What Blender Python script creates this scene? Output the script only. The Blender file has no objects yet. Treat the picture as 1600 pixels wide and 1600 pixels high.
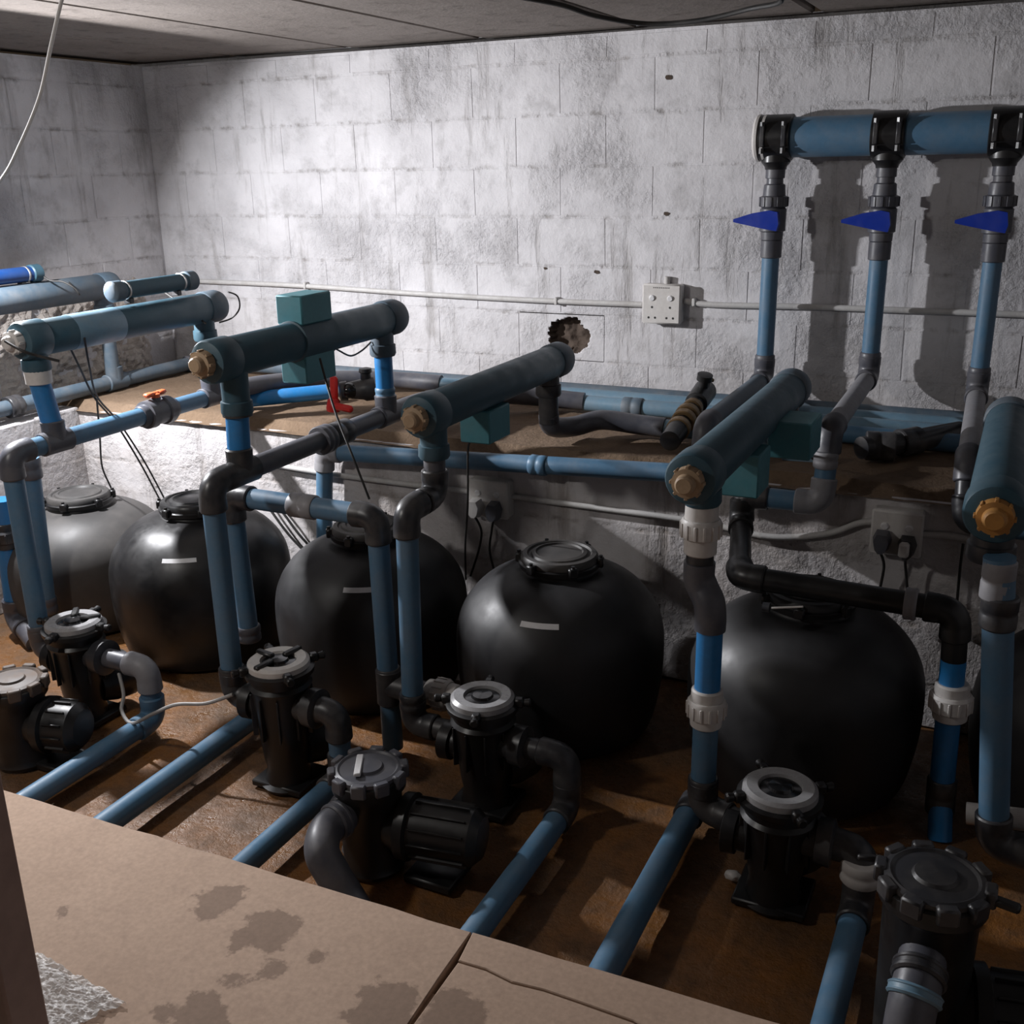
import bpy, bmesh, math, random
from mathutils import Vector, Matrix, noise
random.seed(11)
scene = bpy.context.scene
col = scene.collection
PI = math.pi

# ------------------------------------------------------------------ camera, world, lights, exposure
cam_d = bpy.data.cameras.new('camera')
cam_d.sensor_width = 36.0
cam_d.lens = 36.0 * 1650 / 1600
cam_d.clip_start = 0.05
cam = bpy.data.objects.new('camera', cam_d)
col.objects.link(cam)
right = Vector((0.90126, 0.43290, -0.01824))
down = Vector((0.11964, -0.28909, -0.94980))
fwd = Vector((-0.41644, 0.85383, -0.31233))
m = Matrix((right, -down, -fwd)).transposed().to_4x4()
m.translation = Vector((0, 0, 1.67))
cam.matrix_world = m
scene.camera = cam
scene.view_settings.view_transform = 'Standard'
scene.view_settings.look = 'None'
scene.view_settings.gamma = 1.0
scene.view_settings.use_curve_mapping = False
scene.view_settings.exposure = 0.0

world = bpy.data.worlds.new('world')
scene.world = world
world.use_nodes = True
world.node_tree.nodes['Background'].inputs[0].default_value = (1.0, 0.72, 0.5, 1)
world.node_tree.nodes['Background'].inputs[1].default_value = 0.022

LAMP = Vector((-3.42, 2.44, 1.68))
LDIR = Vector((0.82, 0.18, -0.54)).normalized()
ld = bpy.data.lights.new('flood_light', 'AREA')
ld.shape = 'RECTANGLE'
ld.size = 0.06
ld.size_y = 0.05
ld.energy = 82
ld.color = (0.97, 0.97, 1.0)
lo = bpy.data.objects.new('flood_light', ld)
col.objects.link(lo)
lo.location = LAMP + LDIR * 0.006
lo.rotation_euler = LDIR.to_track_quat('-Z', 'Y').to_euler()

LAMP2 = Vector((-2.55, 0.75, 2.06))
ld2 = bpy.data.lights.new('ceiling_light', 'AREA')
ld2.shape = 'DISK'
ld2.size = 0.16
ld2.energy = 9.5
ld2.color = (1.0, 0.96, 0.92)
lo2 = bpy.data.objects.new('ceiling_light', ld2)
col.objects.link(lo2)
lo2.location = LAMP2
L2DIR = (Vector((-1.6, 3.0, 0.6)) - LAMP2).normalized()
lo2.rotation_euler = L2DIR.to_track_quat('-Z', 'Y').to_euler()

# ------------------------------------------------------------------ materials
def newmat(name):
    mt = bpy.data.materials.new(name)
    mt.use_nodes = True
    nt = mt.node_tree
    return mt, nt, nt.nodes['Principled BSDF']

def N(nt, t, **kw):
    n = nt.nodes.new(t)
    for k, v in kw.items():
        setattr(n, k, v)
    return n

def setin(n, **kw):
    for k, v in kw.items():
        n.inputs[k.replace('_', ' ')].default_value = v

def ramp(nt, src, stops):
    r = N(nt, 'ShaderNodeValToRGB')
    el = r.color_ramp.elements
    while len(el) < len(stops):
        el.new(0.5)
    for e, (p, c) in zip(el, stops):
        e.position = p
        e.color = c if len(c) == 4 else (*c, 1)
    nt.links.new(src, r.inputs[0])
    return r.outputs[0]

def noisetex(nt, vec, scale, detail=6, rough=0.55, stretch=None):
    if stretch:
        mp = N(nt, 'ShaderNodeMapping')
        mp.inputs['Scale'].default_value = stretch
        nt.links.new(vec, mp.inputs['Vector'])
        vec = mp.outputs[0]
    t = N(nt, 'ShaderNodeTexNoise')
    setin(t, Scale=scale, Detail=detail, Roughness=rough)
    nt.links.new(vec, t.inputs['Vector'])
    return t.outputs['Fac']

def mix(nt, fac, a, b, mode='MIX'):
    mx = N(nt, 'ShaderNodeMix', data_type='RGBA', blend_type=mode)
    for s, v in ((mx.inputs[0], fac), (mx.inputs[6], a), (mx.inputs[7], b)):
        if hasattr(v, 'links'):
            nt.links.new(v, s)
        else:
            s.default_value = v if isinstance(v, (int, float)) else (*v, 1)
    return mx.outputs[2]

def math_(nt, op, a, b):
    n = N(nt, 'ShaderNodeMath', operation=op)
    for s, v in ((n.inputs[0], a), (n.inputs[1], b)):
        if hasattr(v, 'links'):
            nt.links.new(v, s)
        else:
            s.default_value = v
    return n.outputs[0]

def bump(nt, bs, h, strength, dist):
    b = N(nt, 'ShaderNodeBump')
    setin(b, Strength=strength, Distance=dist)
    nt.links.new(h, b.inputs['Height'])
    nt.links.new(b.outputs[0], bs.inputs['Normal'])

def pos(nt):
    return N(nt, 'ShaderNodeNewGeometry').outputs['Position']

def plastic(name, c, rough=0.4, dust=0.25, dustc=(0.28, 0.25, 0.22), scale=14, metallic=0.0, bumpy=0.0, spec=0.5):
    mt, nt, bs = newmat(name)
    p = pos(nt)
    n1 = noisetex(nt, p, scale, 7, 0.62)
    n2 = noisetex(nt, p, scale * 5, 4, 0.6)
    d = ramp(nt, n1, [(0.42, (0, 0, 0)), (0.78, (dust, dust, dust))])
    c2 = mix(nt, n2, tuple(v * 0.85 for v in c), tuple(v * 1.12 for v in c))
    nt.links.new(mix(nt, d, c2, dustc), bs.inputs['Base Color'])
    r = ramp(nt, n1, [(0.35, (rough,) * 3), (0.8, (min(1, rough + 0.3),) * 3)])
    nt.links.new(r, bs.inputs['Roughness'])
    bs.inputs['Metallic'].default_value = metallic
    bs.inputs['Specular IOR Level'].default_value = spec
    if bumpy:
        bump(nt, bs, n2, bumpy, 0.002)
    return mt

M = {}
M['blue'] = plastic('dusty_blue_pvc', (0.075, 0.170, 0.275), 0.38, 0.3, (0.22, 0.22, 0.22))
M['royal'] = plastic('bright_blue_pvc', (0.022, 0.19, 0.47), 0.28, 0.12)
M['deep'] = plastic('deep_blue_pvc', (0.01, 0.05, 0.19), 0.3, 0.1)
M['paleblue'] = plastic('pale_blue_pvc', (0.14, 0.245, 0.33), 0.35, 0.3)
M['grey'] = plastic('grey_pvc_fitting', (0.075, 0.078, 0.095), 0.33, 0.25)
M['dark'] = plastic('dark_grey_pvc_fitting', (0.03, 0.031, 0.036), 0.3, 0.25)
M['lightgrey'] = plastic('light_grey_pvc', (0.25, 0.25, 0.27), 0.4, 0.3)
M['teal'] = plastic('teal_painted_plastic', (0.032, 0.085, 0.12), 0.42, 0.18, (0.2, 0.22, 0.22))
M['tealbox'] = plastic('teal_box_plastic', (0.07, 0.25, 0.30), 0.45, 0.15)
M['slate'] = plastic('slate_blue_plastic', (0.080, 0.118, 0.155), 0.45, 0.35)
M['black'] = plastic('black_plastic', (0.010, 0.010, 0.011), 0.3, 0.10, (0.10, 0.09, 0.08))
M['tank'] = plastic('black_polyethylene', (0.017, 0.017, 0.019), 0.42, 0.10, (0.09, 0.085, 0.08), 6, bumpy=0.06)
M['dustytank'] = plastic('dusty_black_polyethylene', (0.05, 0.048, 0.047), 0.45, 0.55, (0.14, 0.125, 0.115), 5, bumpy=0.08)
M['white'] = plastic('white_plastic', (0.62, 0.60, 0.58), 0.38, 0.3, (0.35, 0.3, 0.26))
M['ring'] = plastic('pale_lid_ring', (0.34, 0.34, 0.35), 0.22, 0.4, (0.12, 0.11, 0.1), 25)
M['brownlid'] = plastic('muddy_lid', (0.07, 0.055, 0.047), 0.45, 0.6, (0.16, 0.10, 0.06), 18)
M['tan'] = plastic('tan_plastic', (0.42, 0.30, 0.19), 0.45, 0.4, (0.25, 0.16, 0.09), 30)
M['amber'] = plastic('amber_plastic', (0.50, 0.24, 0.06), 0.45, 0.4, (0.2, 0.12, 0.05), 30)
M['red'] = plastic('red_plastic', (0.62, 0.02, 0.015), 0.35, 0.05)
M['orange'] = plastic('orange_plastic', (0.72, 0.13, 0.04), 0.4, 0.1)
M['handle'] = plastic('blue_handle_plastic', (0.008, 0.035, 0.33), 0.28, 0.04)
M['rubber'] = plastic('black_cable', (0.012, 0.012, 0.012), 0.45, 0.1)
M['greycable'] = plastic('grey_cable', (0.35, 0.34, 0.33), 0.45, 0.2)
M['brass'] = plastic('tarnished_brass', (0.33, 0.22, 0.11), 0.38, 0.5, (0.1, 0.07, 0.04), 40, metallic=0.5)
M['steel'] = plastic('zinc_steel', (0.55, 0.55, 0.55), 0.3, 0.2, (0.2, 0.15, 0.1), 40, metallic=0.9)
M['label'] = plastic('white_label', (0.75, 0.75, 0.76), 0.5, 0.05)
M['conduit'] = plastic('painted_conduit', (0.52, 0.51, 0.50), 0.5, 0.45, (0.3, 0.27, 0.24), 20, bumpy=0.2)
M['hole'] = plastic('socket_hole', (0.02, 0.02, 0.02), 0.6, 0.0)
M['post'] = plastic('brown_painted_frame', (0.42, 0.31, 0.28), 0.6, 0.3, (0.08, 0.06, 0.055), 9)
M['stone'] = plastic('tan_stone', (0.42, 0.27, 0.10), 0.7, 0.3, (0.2, 0.12, 0.05), 30, bumpy=0.5)

def wall_material():
    mt, nt, bs = newmat('whitewashed_block')
    p = pos(nt)
    sep = N(nt, 'ShaderNodeSeparateXYZ')
    nt.links.new(p, sep.inputs[0])
    big = noisetex(nt, p, 2.0, 6, 0.6)
    blot = noisetex(nt, p, 5.5, 8, 0.68)
    streak = noisetex(nt, p, 10, 7, 0.68, (1, 1, 0.13))
    fine = noisetex(nt, p, 75, 5, 0.7)
    mid = noisetex(nt, p, 19, 7, 0.66)
    warp = noisetex(nt, p, 6, 4, 0.6)
    sm = lambda src, a, b, k=1.0: ramp(nt, src, [(a, (0, 0, 0)), (b, (k,) * 3)])
    # bed joints: dirt gathers along every course, broken up by noise
    zz = math_(nt, 'ADD', math_(nt, 'DIVIDE', math_(nt, 'SUBTRACT', sep.outputs['Z'], 0.90), 0.19), math_(nt, 'MULTIPLY', math_(nt, 'SUBTRACT', warp, 0.5), 0.16))
    fr = math_(nt, 'FRACT', math_(nt, 'ADD', zz, 20.5), 0.0)
    dj = math_(nt, 'ABSOLUTE', math_(nt, 'SUBTRACT', fr, 0.5), 0.0)
    joint = math_(nt, 'MULTIPLY', ramp(nt, dj, [(0.012, (1, 1, 1)), (0.07, (0, 0, 0))]), math_(nt, 'MULTIPLY', sm(mid, 0.46, 0.62), sm(blot, 0.38, 0.56)))
    c = mix(nt, sm(big, 0.36, 0.68), (0.69, 0.68, 0.70), (0.46, 0.45, 0.465))
    c = mix(nt, sm(blot, 0.52, 0.66, 0.55), c, (0.36, 0.35, 0.355))
    c = mix(nt, sm(streak, 0.54, 0.70, 0.6), c, (0.24, 0.225, 0.215))
    c = mix(nt, sm(mid, 0.67, 0.76, 0.5), c, (0.22, 0.19, 0.165))
    c = mix(nt, math_(nt, 'MULTIPLY', joint, 0.55), c, (0.20, 0.175, 0.155))
    low = N(nt, 'ShaderNodeMapRange')
    setin(low, From_Min=1.15, From_Max=0.55, To_Min=0.0, To_Max=0.30)
    nt.links.new(sep.outputs['Z'], low.inputs['Value'])
    c = mix(nt, math_(nt, 'MULTIPLY', low.outputs[0], ramp(nt, blot, [(0.3, (0.4,) * 3), (0.7, (1,) * 3)])), c, (0.33, 0.235, 0.16))
    nt.links.new(c, bs.inputs['Base Color'])
    bs.inputs['Roughness'].default_value = 0.85
    bs.inputs['Specular IOR Level'].default_value = 0.15
    pit = ramp(nt, fine, [(0.34, (0, 0, 0)), (0.44, (1, 1, 1))])
    roughm = math_(nt, 'MULTIPLY', sm(big, 0.48, 0.66), sm(blot, 0.40, 0.56))
    h = math_(nt, 'MULTIPLY', math_(nt, 'MULTIPLY', pit, roughm), 0.30)
    h = math_(nt, 'ADD', h, math_(nt, 'MULTIPLY', math_(nt, 'MULTIPLY', mid, math_(nt, 'ADD', roughm, 0.2)), 1.0))
    h = math_(nt, 'ADD', h, math_(nt, 'MULTIPLY', blot, 0.9))
    h = math_(nt, 'SUBTRACT', h, math_(nt, 'MULTIPLY', joint, 0.35))
    h = math_(nt, 'SUBTRACT', h, sm(streak, 0.58, 0.74, 0.35))
    bump(nt, bs, h, 0.7, 0.016)
    return mt

def concrete(name, c1, c2, c3, rough=0.85, bs_=0.4, dist=0.006, stain=0.5):
    mt, nt, bs = newmat(name)
    p = pos(nt)
    big = noisetex(nt, p, 1.8, 7, 0.6)
    mid = noisetex(nt, p, 12, 6, 0.65)
    fine = noisetex(nt, p, 90, 4, 0.6)
    c = mix(nt, ramp(nt, big, [(0.35, (0, 0, 0)), (0.68, (1, 1, 1))]), c1, c2)
    c = mix(nt, ramp(nt, mid, [(0.55, (0, 0, 0)), (0.75, (stain,) * 3)]), c, c3)
    c = mix(nt, 0.25, c, mix(nt, fine, (0, 0, 0), (1, 1, 1)), 'OVERLAY')
    nt.links.new(c, bs.inputs['Base Color'])
    bs.inputs['Roughness'].default_value = rough
    bs.inputs['Specular IOR Level'].default_value = 0.25
    bump(nt, bs, math_(nt, 'ADD', mid, math_(nt, 'MULTIPLY', fine, 0.25)), bs_, dist)
    return mt

def wet_floor():
    mt, nt, bs = newmat('wet_mud_floor')
    p = pos(nt)
    big = noisetex(nt, p, 2.4, 7, 0.62)
    mid = noisetex(nt, p, 14, 7, 0.68)
    fine = noisetex(nt, p, 55, 5, 0.7)
    c = mix(nt, ramp(nt, big, [(0.34, (0, 0, 0)), (0.62, (1, 1, 1))]), (0.26, 0.105, 0.024), (0.135, 0.076, 0.039))
    c = mix(nt, ramp(nt, mid, [(0.48, (0, 0, 0)), (0.72, (0.75,) * 3)]), c, (0.06, 0.03, 0.012))
    nt.links.new(c, bs.inputs['Base Color'])
    r = ramp(nt, mid, [(0.36, (0.13,) * 3), (0.56, (0.60,) * 3)])
    nt.links.new(r, bs.inputs['Roughness'])
    bump(nt, bs, math_(nt, 'ADD', mid, math_(nt, 'MULTIPLY', fine, 0.3)), 0.7, 0.014)
    return mt

M['wall'] = wall_material()
M['rubble'] = concrete('exposed_plaster_rubble', (0.52, 0.47, 0.43), (0.38, 0.34, 0.305), (0.18, 0.15, 0.13), 0.9, 0.9, 0.02)
M['raw'] = concrete('raw_broken_block', (0.10, 0.075, 0.06), (0.07, 0.052, 0.042), (0.05, 0.04, 0.034), 0.95, 0.9, 0.01)
M['mortar'] = concrete('grey_joint_mortar', (0.30, 0.285, 0.27), (0.22, 0.21, 0.20), (0.14, 0.13, 0.12), 0.95, 0.6)
M['ceil'] = concrete('ceiling_concrete', (0.25, 0.22, 0.20), (0.19, 0.165, 0.148), (0.09, 0.075, 0.065), 0.9, 0.6, 0.008, 0.85)
M['slab'] = concrete('walkway_concrete', (0.45, 0.325, 0.245), (0.38, 0.27, 0.20), (0.30, 0.21, 0.16), 0.8, 0.30, 0.004, 0.45)
M['stain'] = concrete('damp_stain', (0.215, 0.15, 0.113), (0.19, 0.132, 0.10), (0.15, 0.1, 0.08), 0.5, 0.15, 0.003)
M['ledge_top'] = concrete('sandy_ledge_top', (0.20, 0.14, 0.095), (0.13, 0.085, 0.052), (0.06, 0.04, 0.026), 0.9, 0.8, 0.012)
M['mud'] = wet_floor()

def film():
    mt, nt, bs = newmat('clear_plastic_film')
    p = pos(nt)
    n = noisetex(nt, p, 35, 6, 0.6)
    setin(bs, Base_Color=(0.80, 0.80, 0.80, 1), Roughness=0.18, Alpha=0.62)
    bump(nt, bs, n, 0.8, 0.01)
    return mt
M['film'] = film()
mt, nt, bs = newmat('lamp_glass')
setin(bs, Base_Color=(0.9, 0.9, 0.9, 1), Emission_Color=(1, 0.96, 0.92, 1), Emission_Strength=20.0)
M['lampglass'] = mt
mt, nt, bs = newmat('smoky_lid_plastic')
setin(bs, Base_Color=(0.012, 0.012, 0.013, 1), Roughness=0.12)
M['smoke'] = mt

# ------------------------------------------------------------------ mesh helpers
OFF = {}

def V(*a):
    return Vector(a[0]) if len(a) == 1 else Vector(a)

class MB:
    """collects geometry in world coordinates and links it as one mesh object"""
    def __init__(s):
        s.v, s.f, s.mi = [], [], []

    def add(s, verts, faces, mi=0):
        o = len(s.v)
        s.v += [tuple(p) for p in verts]
        s.f += [tuple(i + o for i in f) for f in faces]
        s.mi += [mi] * len(faces)
        return s

    def tube(s, pts, rad, n=20, cap=True, mi=0):
        pts = [V(p) for p in pts]
        k = len(pts)
        if not isinstance(rad, (list, tuple)):
            rad = [rad] * k
        tan = []
        for i in range(k):
            a = pts[max(0, i - 1)]
            b = pts[min(k - 1, i + 1)]
            d = b - a
            if d.length < 1e-7:
                d = tan[-1] if tan else V(0, 0, 1)
            tan.append(d.normalized())
        ref = V(0, 0, 1) if abs(tan[0].z) < 0.9 else V(1, 0, 0)
        u = tan[0].cross(ref).normalized()
        verts, faces = [], []
        for i in range(k):
            u = (u - tan[i] * u.dot(tan[i]))
            u = u.normalized()
            w = tan[i].cross(u)
            for j in range(n):
                a = 2 * PI * j / n
                verts.append(pts[i] + (u * math.cos(a) + w * math.sin(a)) * rad[i])
        for i in range(k - 1):
            for j in range(n):
                j2 = (j + 1) % n
                faces.append((i * n + j, i * n + j2, (i + 1) * n + j2, (i + 1) * n + j))
        if cap:
            faces.append(tuple(range(n - 1, -1, -1)))
            faces.append(tuple((k - 1) * n + j for j in range(n)))
        return s.add(verts, faces, mi)

    def turned(s, p, d, prof, n=24, mi=0):
        """lathe: prof = [(distance along d, radius)]"""
        p, d = V(p), V(d).normalized()
        return s.tube_axis(p, d, prof, n, mi)

    def tube_axis(s, p, d, prof, n, mi):
        ref = V(0, 0, 1) if abs(d.z) < 0.9 else V(1, 0, 0)
        u = d.cross(ref).normalized()
        w = d.cross(u)
        verts, faces = [], []
        for t, r in prof:
            for j in range(n):
                a = 2 * PI * j / n
                verts.append(p + d * t + (u * math.cos(a) + w * math.sin(a)) * r)
        k = len(prof)
        for i in range(k - 1):
            for j in range(n):
                j2 = (j + 1) % n
                faces.append((i * n + j, i * n + j2, (i + 1) * n + j2, (i + 1) * n + j))
        faces.append(tuple(range(n - 1, -1, -1)))
        faces.append(tuple((k - 1) * n + j for j in range(n)))
        return s.add(verts, faces, mi)

    def box(s, c, size, rot=None, bev=0.0, mi=0, taper=1.0):
        c = V(c)
        hx, hy, hz = size[0] / 2, size[1] / 2, size[2] / 2
        b = min(bev, hx * .9, hy * .9, hz * .9)
        bm = bmesh.new()
        r = bmesh.ops.create_cube(bm, size=1.0)
        for v in bm.verts:
            k = taper if v.co.z > 0 else 1.0
            v.co = Vector((v.co.x * 2 * hx * k, v.co.y * 2 * hy * k, v.co.z * 2 * hz))
        if b > 0:
            bmesh.ops.bevel(bm, geom=bm.edges[:], offset=b, segments=1, affect='EDGES')
        R_ = rot if rot else Matrix.Identity(3)
        bm.verts.index_update()
        verts = [c + R_ @ v.co for v in bm.verts]
        faces = [tuple(v.index for v in f.verts) for f in bm.faces]
        bm.free()
        return s.add(verts, faces, mi)

    def build(s, name, mat, parent=None, smooth=True):
        off = OFF.get(parent, V(0, 0, 0)) if parent else V(0, 0, 0)
        if parent is None and s.v:
            off = V(s.v[0])
        me = bpy.data.meshes.new(name)
        me.from_pydata([tuple(V(p) - off) for p in s.v], [], s.f)
        mats = mat if isinstance(mat, (list, tuple)) else [mat]
        for mm in mats:
            me.materials.append(M[mm] if isinstance(mm, str) else mm)
        for i, p in enumerate(me.polygons):
            p.material_index = s.mi[i]
            p.use_smooth = smooth
        if smooth:
            me.set_sharp_from_angle(angle=math.radians(38))
        me.update()
        o = bpy.data.objects.new(name, me)
        col.objects.link(o)
        if parent:
            o.parent = parent
        else:
            o.location = off
        OFF[o] = off
        return o

def thing(name, label, cat, loc, group=None):
    o = bpy.data.objects.new(name, None)
    o.empty_display_size = 0.05
    col.objects.link(o)
    o.location = loc
    OFF[o] = V(loc)
    return tag(o, label, cat, group)

def tag(o, label, cat, group=None):
    o['label'] = label
    o['category'] = cat
    if group:
        o['group'] = group
    return o

def struct(o):
    o['kind'] = 'structure'
    return o

def spline(pts, k=8):
    pts = [V(p) for p in pts]
    out = []
    for i in range(len(pts) - 1):
        p0 = pts[max(0, i - 1)]; p1 = pts[i]; p2 = pts[i + 1]; p3 = pts[min(len(pts) - 1, i + 2)]
        for j in range(k):
            t = j / k
            out.append(0.5 * ((2 * p1) + (-p0 + p2) * t + (2 * p0 - 5 * p1 + 4 * p2 - p3) * t * t + (-p0 + 3 * p1 - 3 * p2 + p3) * t ** 3))
    out.append(pts[-1])
    return out

R = 0.0305           # radius of the 63 mm pressure pipe

def elbow(parent, corner, a, b, r=R, mat='grey', bend=1.45, name='elbow'):
    """swept bend with socket collars between directions a->corner and corner->b"""
    c = V(corner)
    u = (c - V(a)).normalized()
    w = (V(b) - c).normalized()
    ang = u.angle(w)
    L = r * bend * math.tan(min(ang, 2.6) / 2) + 0.0
    p1, p2 = c - u * L, c + w * L
    s = r * 0.95
    arc = []
    for i in range(11):
        t = i / 10
        arc.append(p1 * (1 - t) ** 2 + c * 2 * t * (1 - t) + p2 * t * t)
    pts = [p1 - u * (s + .004), p1 - u * s, p1 - u * 0.003] + arc + [p2 + w * 0.003, p2 + w * s, p2 + w * (s + .004)]
    rr = [r * 1.14, r * 1.24, r * 1.22] + [r * 1.19] * 11 + [r * 1.22, r * 1.24, r * 1.14]
    return MB().tube(pts, rr, 22).build(name, mat, parent)

def pipe(parent, a, b, r=R, mat='blue', name='pipe'):
    return MB().tube([a, b], r, 22).build(name, mat, parent)

def route(parent, pts, r=R, mat='blue', fit='grey', mats={}, fits={}, bend=1.45):
    pts = [V(p) for p in pts]
    for i in range(len(pts) - 1):
        mm = mats.get(i, mat)
        if mm:
            d = (pts[i + 1] - pts[i]).normalized()
            a = pts[i] + d * (r * 1.0 if i > 0 else 0)
            b = pts[i + 1] - d * (r * 1.0 if i < len(pts) - 2 else 0)
            pipe(parent, a, b, r, mm)
    for i in range(1, len(pts) - 1):
        f = fits.get(i, fit)
        if f:
            elbow(parent, pts[i], pts[i - 1], pts[i + 1], r, f, bend)

def coupling(parent, p, d, L=0.09, k=1.2, mat='grey', r=R, name='coupling'):
    d = V(d).normalized()
    h = L / 2
    prof = [(-h, r * (k - .1)), (-h + .004, r * k), (-.006, r * k), (-.004, r * (k - .04)), (.004, r * (k - .04)), (.006, r * k), (h - .004, r * k), (h, r * (k - .1))]
    return MB().turned(p, d, prof).build(name, mat, parent)

def tee(parent, p, d, side, mat='grey', r=R, L=0.11, S=0.07):
    d, side = V(d).normalized(), V(side).normalized()
    h = L / 2
    b = MB().turned(p, d, [(-h, r * 1.12), (-h + .004, r * 1.24), (-h + .02, r * 1.22), (h - .02, r * 1.22), (h - .004, r * 1.24), (h, r * 1.12)])
    b.turned(p, side, [(0, r * 1.2), (S - .02, r * 1.21), (S - .004, r * 1.24), (S, r * 1.12)])
    return b.build('tee', mat, parent)

def union(parent, p, d, mat='white', r=R, L=0.10, name='union'):
    """threaded union: two collars and a ribbed nut (the nut a sub-part)"""
    d = V(d).normalized()
    h = L / 2
    u = MB().turned(p, d, [(-h, r * 1.1), (-h + .004, r * 1.24), (-.02, r * 1.26), (.022, r * 1.26), (h - .004, r * 1.22), (h, r * 1.1)]).build(name, mat, parent)
    nut = MB().turned(p, d, [(-.024, r * 1.38), (-.021, r * 1.5), (.015, r * 1.52), (.022, r * 1.36)], 28)
    ref = V(0, 0, 1) if abs(d.z) < .9 else V(1, 0, 0)
    e = d.cross(ref).normalized(); w = d.cross(e)
    for j in range(14):
        a = 2 * PI * j / 14
        rad = e * math.cos(a) + w * math.sin(a)
        rot = Matrix((rad, d.cross(rad), d)).transposed()
        nut.box(V(p) + rad * r * 1.52 - d * .004, (.005, .006, .034), rot, .001)
    nut.build('nut', mat, u)
    return u

def ball_valve(parent, p, d, hdir, mat='grey', hmat='orange', r=R, style='tee'):
    """ball valve body with two nuts and a coloured handle"""
    d, hdir = V(d).normalized(), V(hdir).normalized()
    v = MB().turned(p, d, [(-.085, r * 1.1), (-.08, r * 1.25), (-.06, r * 1.3), (-.058, r * 1.62), (-.028, r * 1.66), (-.026, r * 1.45), (.026, r * 1.45), (.028, r * 1.66), (.058, r * 1.62), (.06, r * 1.3), (.08, r * 1.25), (.085, r * 1.1)], 20)
    v.turned(p, hdir, [(0, r * .7), (r * 1.75, r * .6)], 14)
    vb = v.build('valve_body', mat, parent)
    s = d.cross(hdir)
    top = V(p) + hdir * (r * 1.9)
    rot = Matrix((d, s, hdir)).transposed()
    h = MB().turned(top - hdir * .006, hdir, [(0, .016), (.014, .017), (.018, .010)], 14)
    h.box(top + hdir * .008, (.094, .020, .016), rot, .005)
    h.box(top + d * .03 + hdir * .010, (.036, .027, .013), rot, .005)
    h.box(top - d * .03 + hdir * .010, (.036, .027, .013), rot, .005)
    h.build('handle', hmat, vb)
    return vb

def cable(name, label, pts, r=0.004, mat='rubber', cat='cable', group=None, k=8):
    o = MB().tube(spline(pts, k), r, 8).build(name, mat)
    return tag(o, label, cat, group)

# ------------------------------------------------------------------ the room
CEIL, LEDGE, SLAB = 2.145, 0.75, 0.17

def grid(mb, x0, x1, y0, y1, nx, ny, fz):
    vs, fs = [], []
    for j in range(ny + 1):
        for i in range(nx + 1):
            x = x0 + (x1 - x0) * i / nx
            y = y0 + (y1 - y0) * j / ny
            vs.append((x, y, fz(x, y)))
    for j in range(ny):
        for i in range(nx):
            a = j * (nx + 1) + i
            fs.append((a, a + 1, a + nx + 2, a + nx + 1))
    return mb.add(vs, fs)

def nz(x, y, z=0.0, s=1.0):
    return noise.noise((x * s, y * s, z * s))

floor = struct(grid(MB(), -3.9, 1.6, -1.2, 4.0, 130, 120, lambda x, y: 0.010 * nz(x, y, 3, 2.2) + 0.006 * nz(x, y, 7, 9) - 0.004).build('floor', 'mud'))

def poly_slab(pts, z0, z1, name, mat, parent):
    """extruded polygon with a softened top edge"""
    bm = bmesh.new()
    vs = [bm.verts.new((x, y, z0)) for x, y in pts]
    f = bm.faces.new(vs)
    r = bmesh.ops.extrude_face_region(bm, geom=[f])
    for v in r['geom']:
        if isinstance(v, bmesh.types.BMVert):
            v.co.z = z1
    bmesh.ops.recalc_face_normals(bm, faces=bm.faces[:])
    te = [e for e in bm.edges if all(abs(v.co.z - z1) < 1e-6 for v in e.verts)]
    bmesh.ops.bevel(bm, geom=te, offset=0.0018, segments=1, affect='EDGES')
    bm.verts.index_update()
    mb = MB().add([v.co.copy() for v in bm.verts], [tuple(v.index for v in f.verts) for f in bm.faces])
    bm.free()
    return mb.build(name, mat, parent, smooth=False)

def wob(a, b, n, amp):
    out = []
    for i in range(n + 1):
        t = i / n
        x, y = a[0] + (b[0] - a[0]) * t, a[1] + (b[1] - a[1]) * t
        k = 0 if i in (0, n) else amp
        out.append((x + k * nz(x, y, 1.7, 9), y + k * nz(x, y, 5.1, 9)))
    return out

def slab_material():
    mt = M['slab'].copy()
    nt = mt.node_tree
    bs = nt.nodes['Principled BSDF']
    p = pos(nt)
    warp = noisetex(nt, p, 16, 6, 0.65)
    best = None
    for (x, y), r in STAINS:
        vm = N(nt, 'ShaderNodeVectorMath', operation='DISTANCE')
        nt.links.new(p, vm.inputs[0])
        vm.inputs[1].default_value = (x, y, SLAB)
        d = math_(nt, 'SUBTRACT', vm.outputs['Value'], r)
        best = d if best is None else math_(nt, 'MINIMUM', best, d)
    d = math_(nt, 'ADD', best, math_(nt, 'MULTIPLY', math_(nt, 'SUBTRACT', warp, 0.5), 0.16))
    k = ramp(nt, d, [(0.0, (0.85,) * 3), (0.012, (0, 0, 0))])
    old = bs.inputs['Base Color'].links[0].from_socket
    nt.links.new(mix(nt, k, old, mix(nt, 0.6, old, (0.09, 0.056, 0.04))), bs.inputs['Base Color'])
    return mt
STAINS = [((-1.423, 1.430, 0.170)[:2], .045), ((-1.272, 1.395, 0.170)[:2], .055), ((-1.292, 1.339, 0.170)[:2], .012), ((-1.119, 1.379, 0.170)[:2], .014),
          ((-1.182, 1.321, 0.170)[:2], .012), ((-1.231, 1.161, 0.170)[:2], .05), ((-1.228, 1.248, 0.170)[:2], .01), ((-0.931, 1.320, 0.170)[:2], .06),
          ((-0.809, 1.359, 0.170)[:2], .055), ((-1.703, 1.259, 0.170)[:2], .004), ((-1.300, 1.134, 0.170)[:2], .02)]
M['slabs'] = slab_material()

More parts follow.
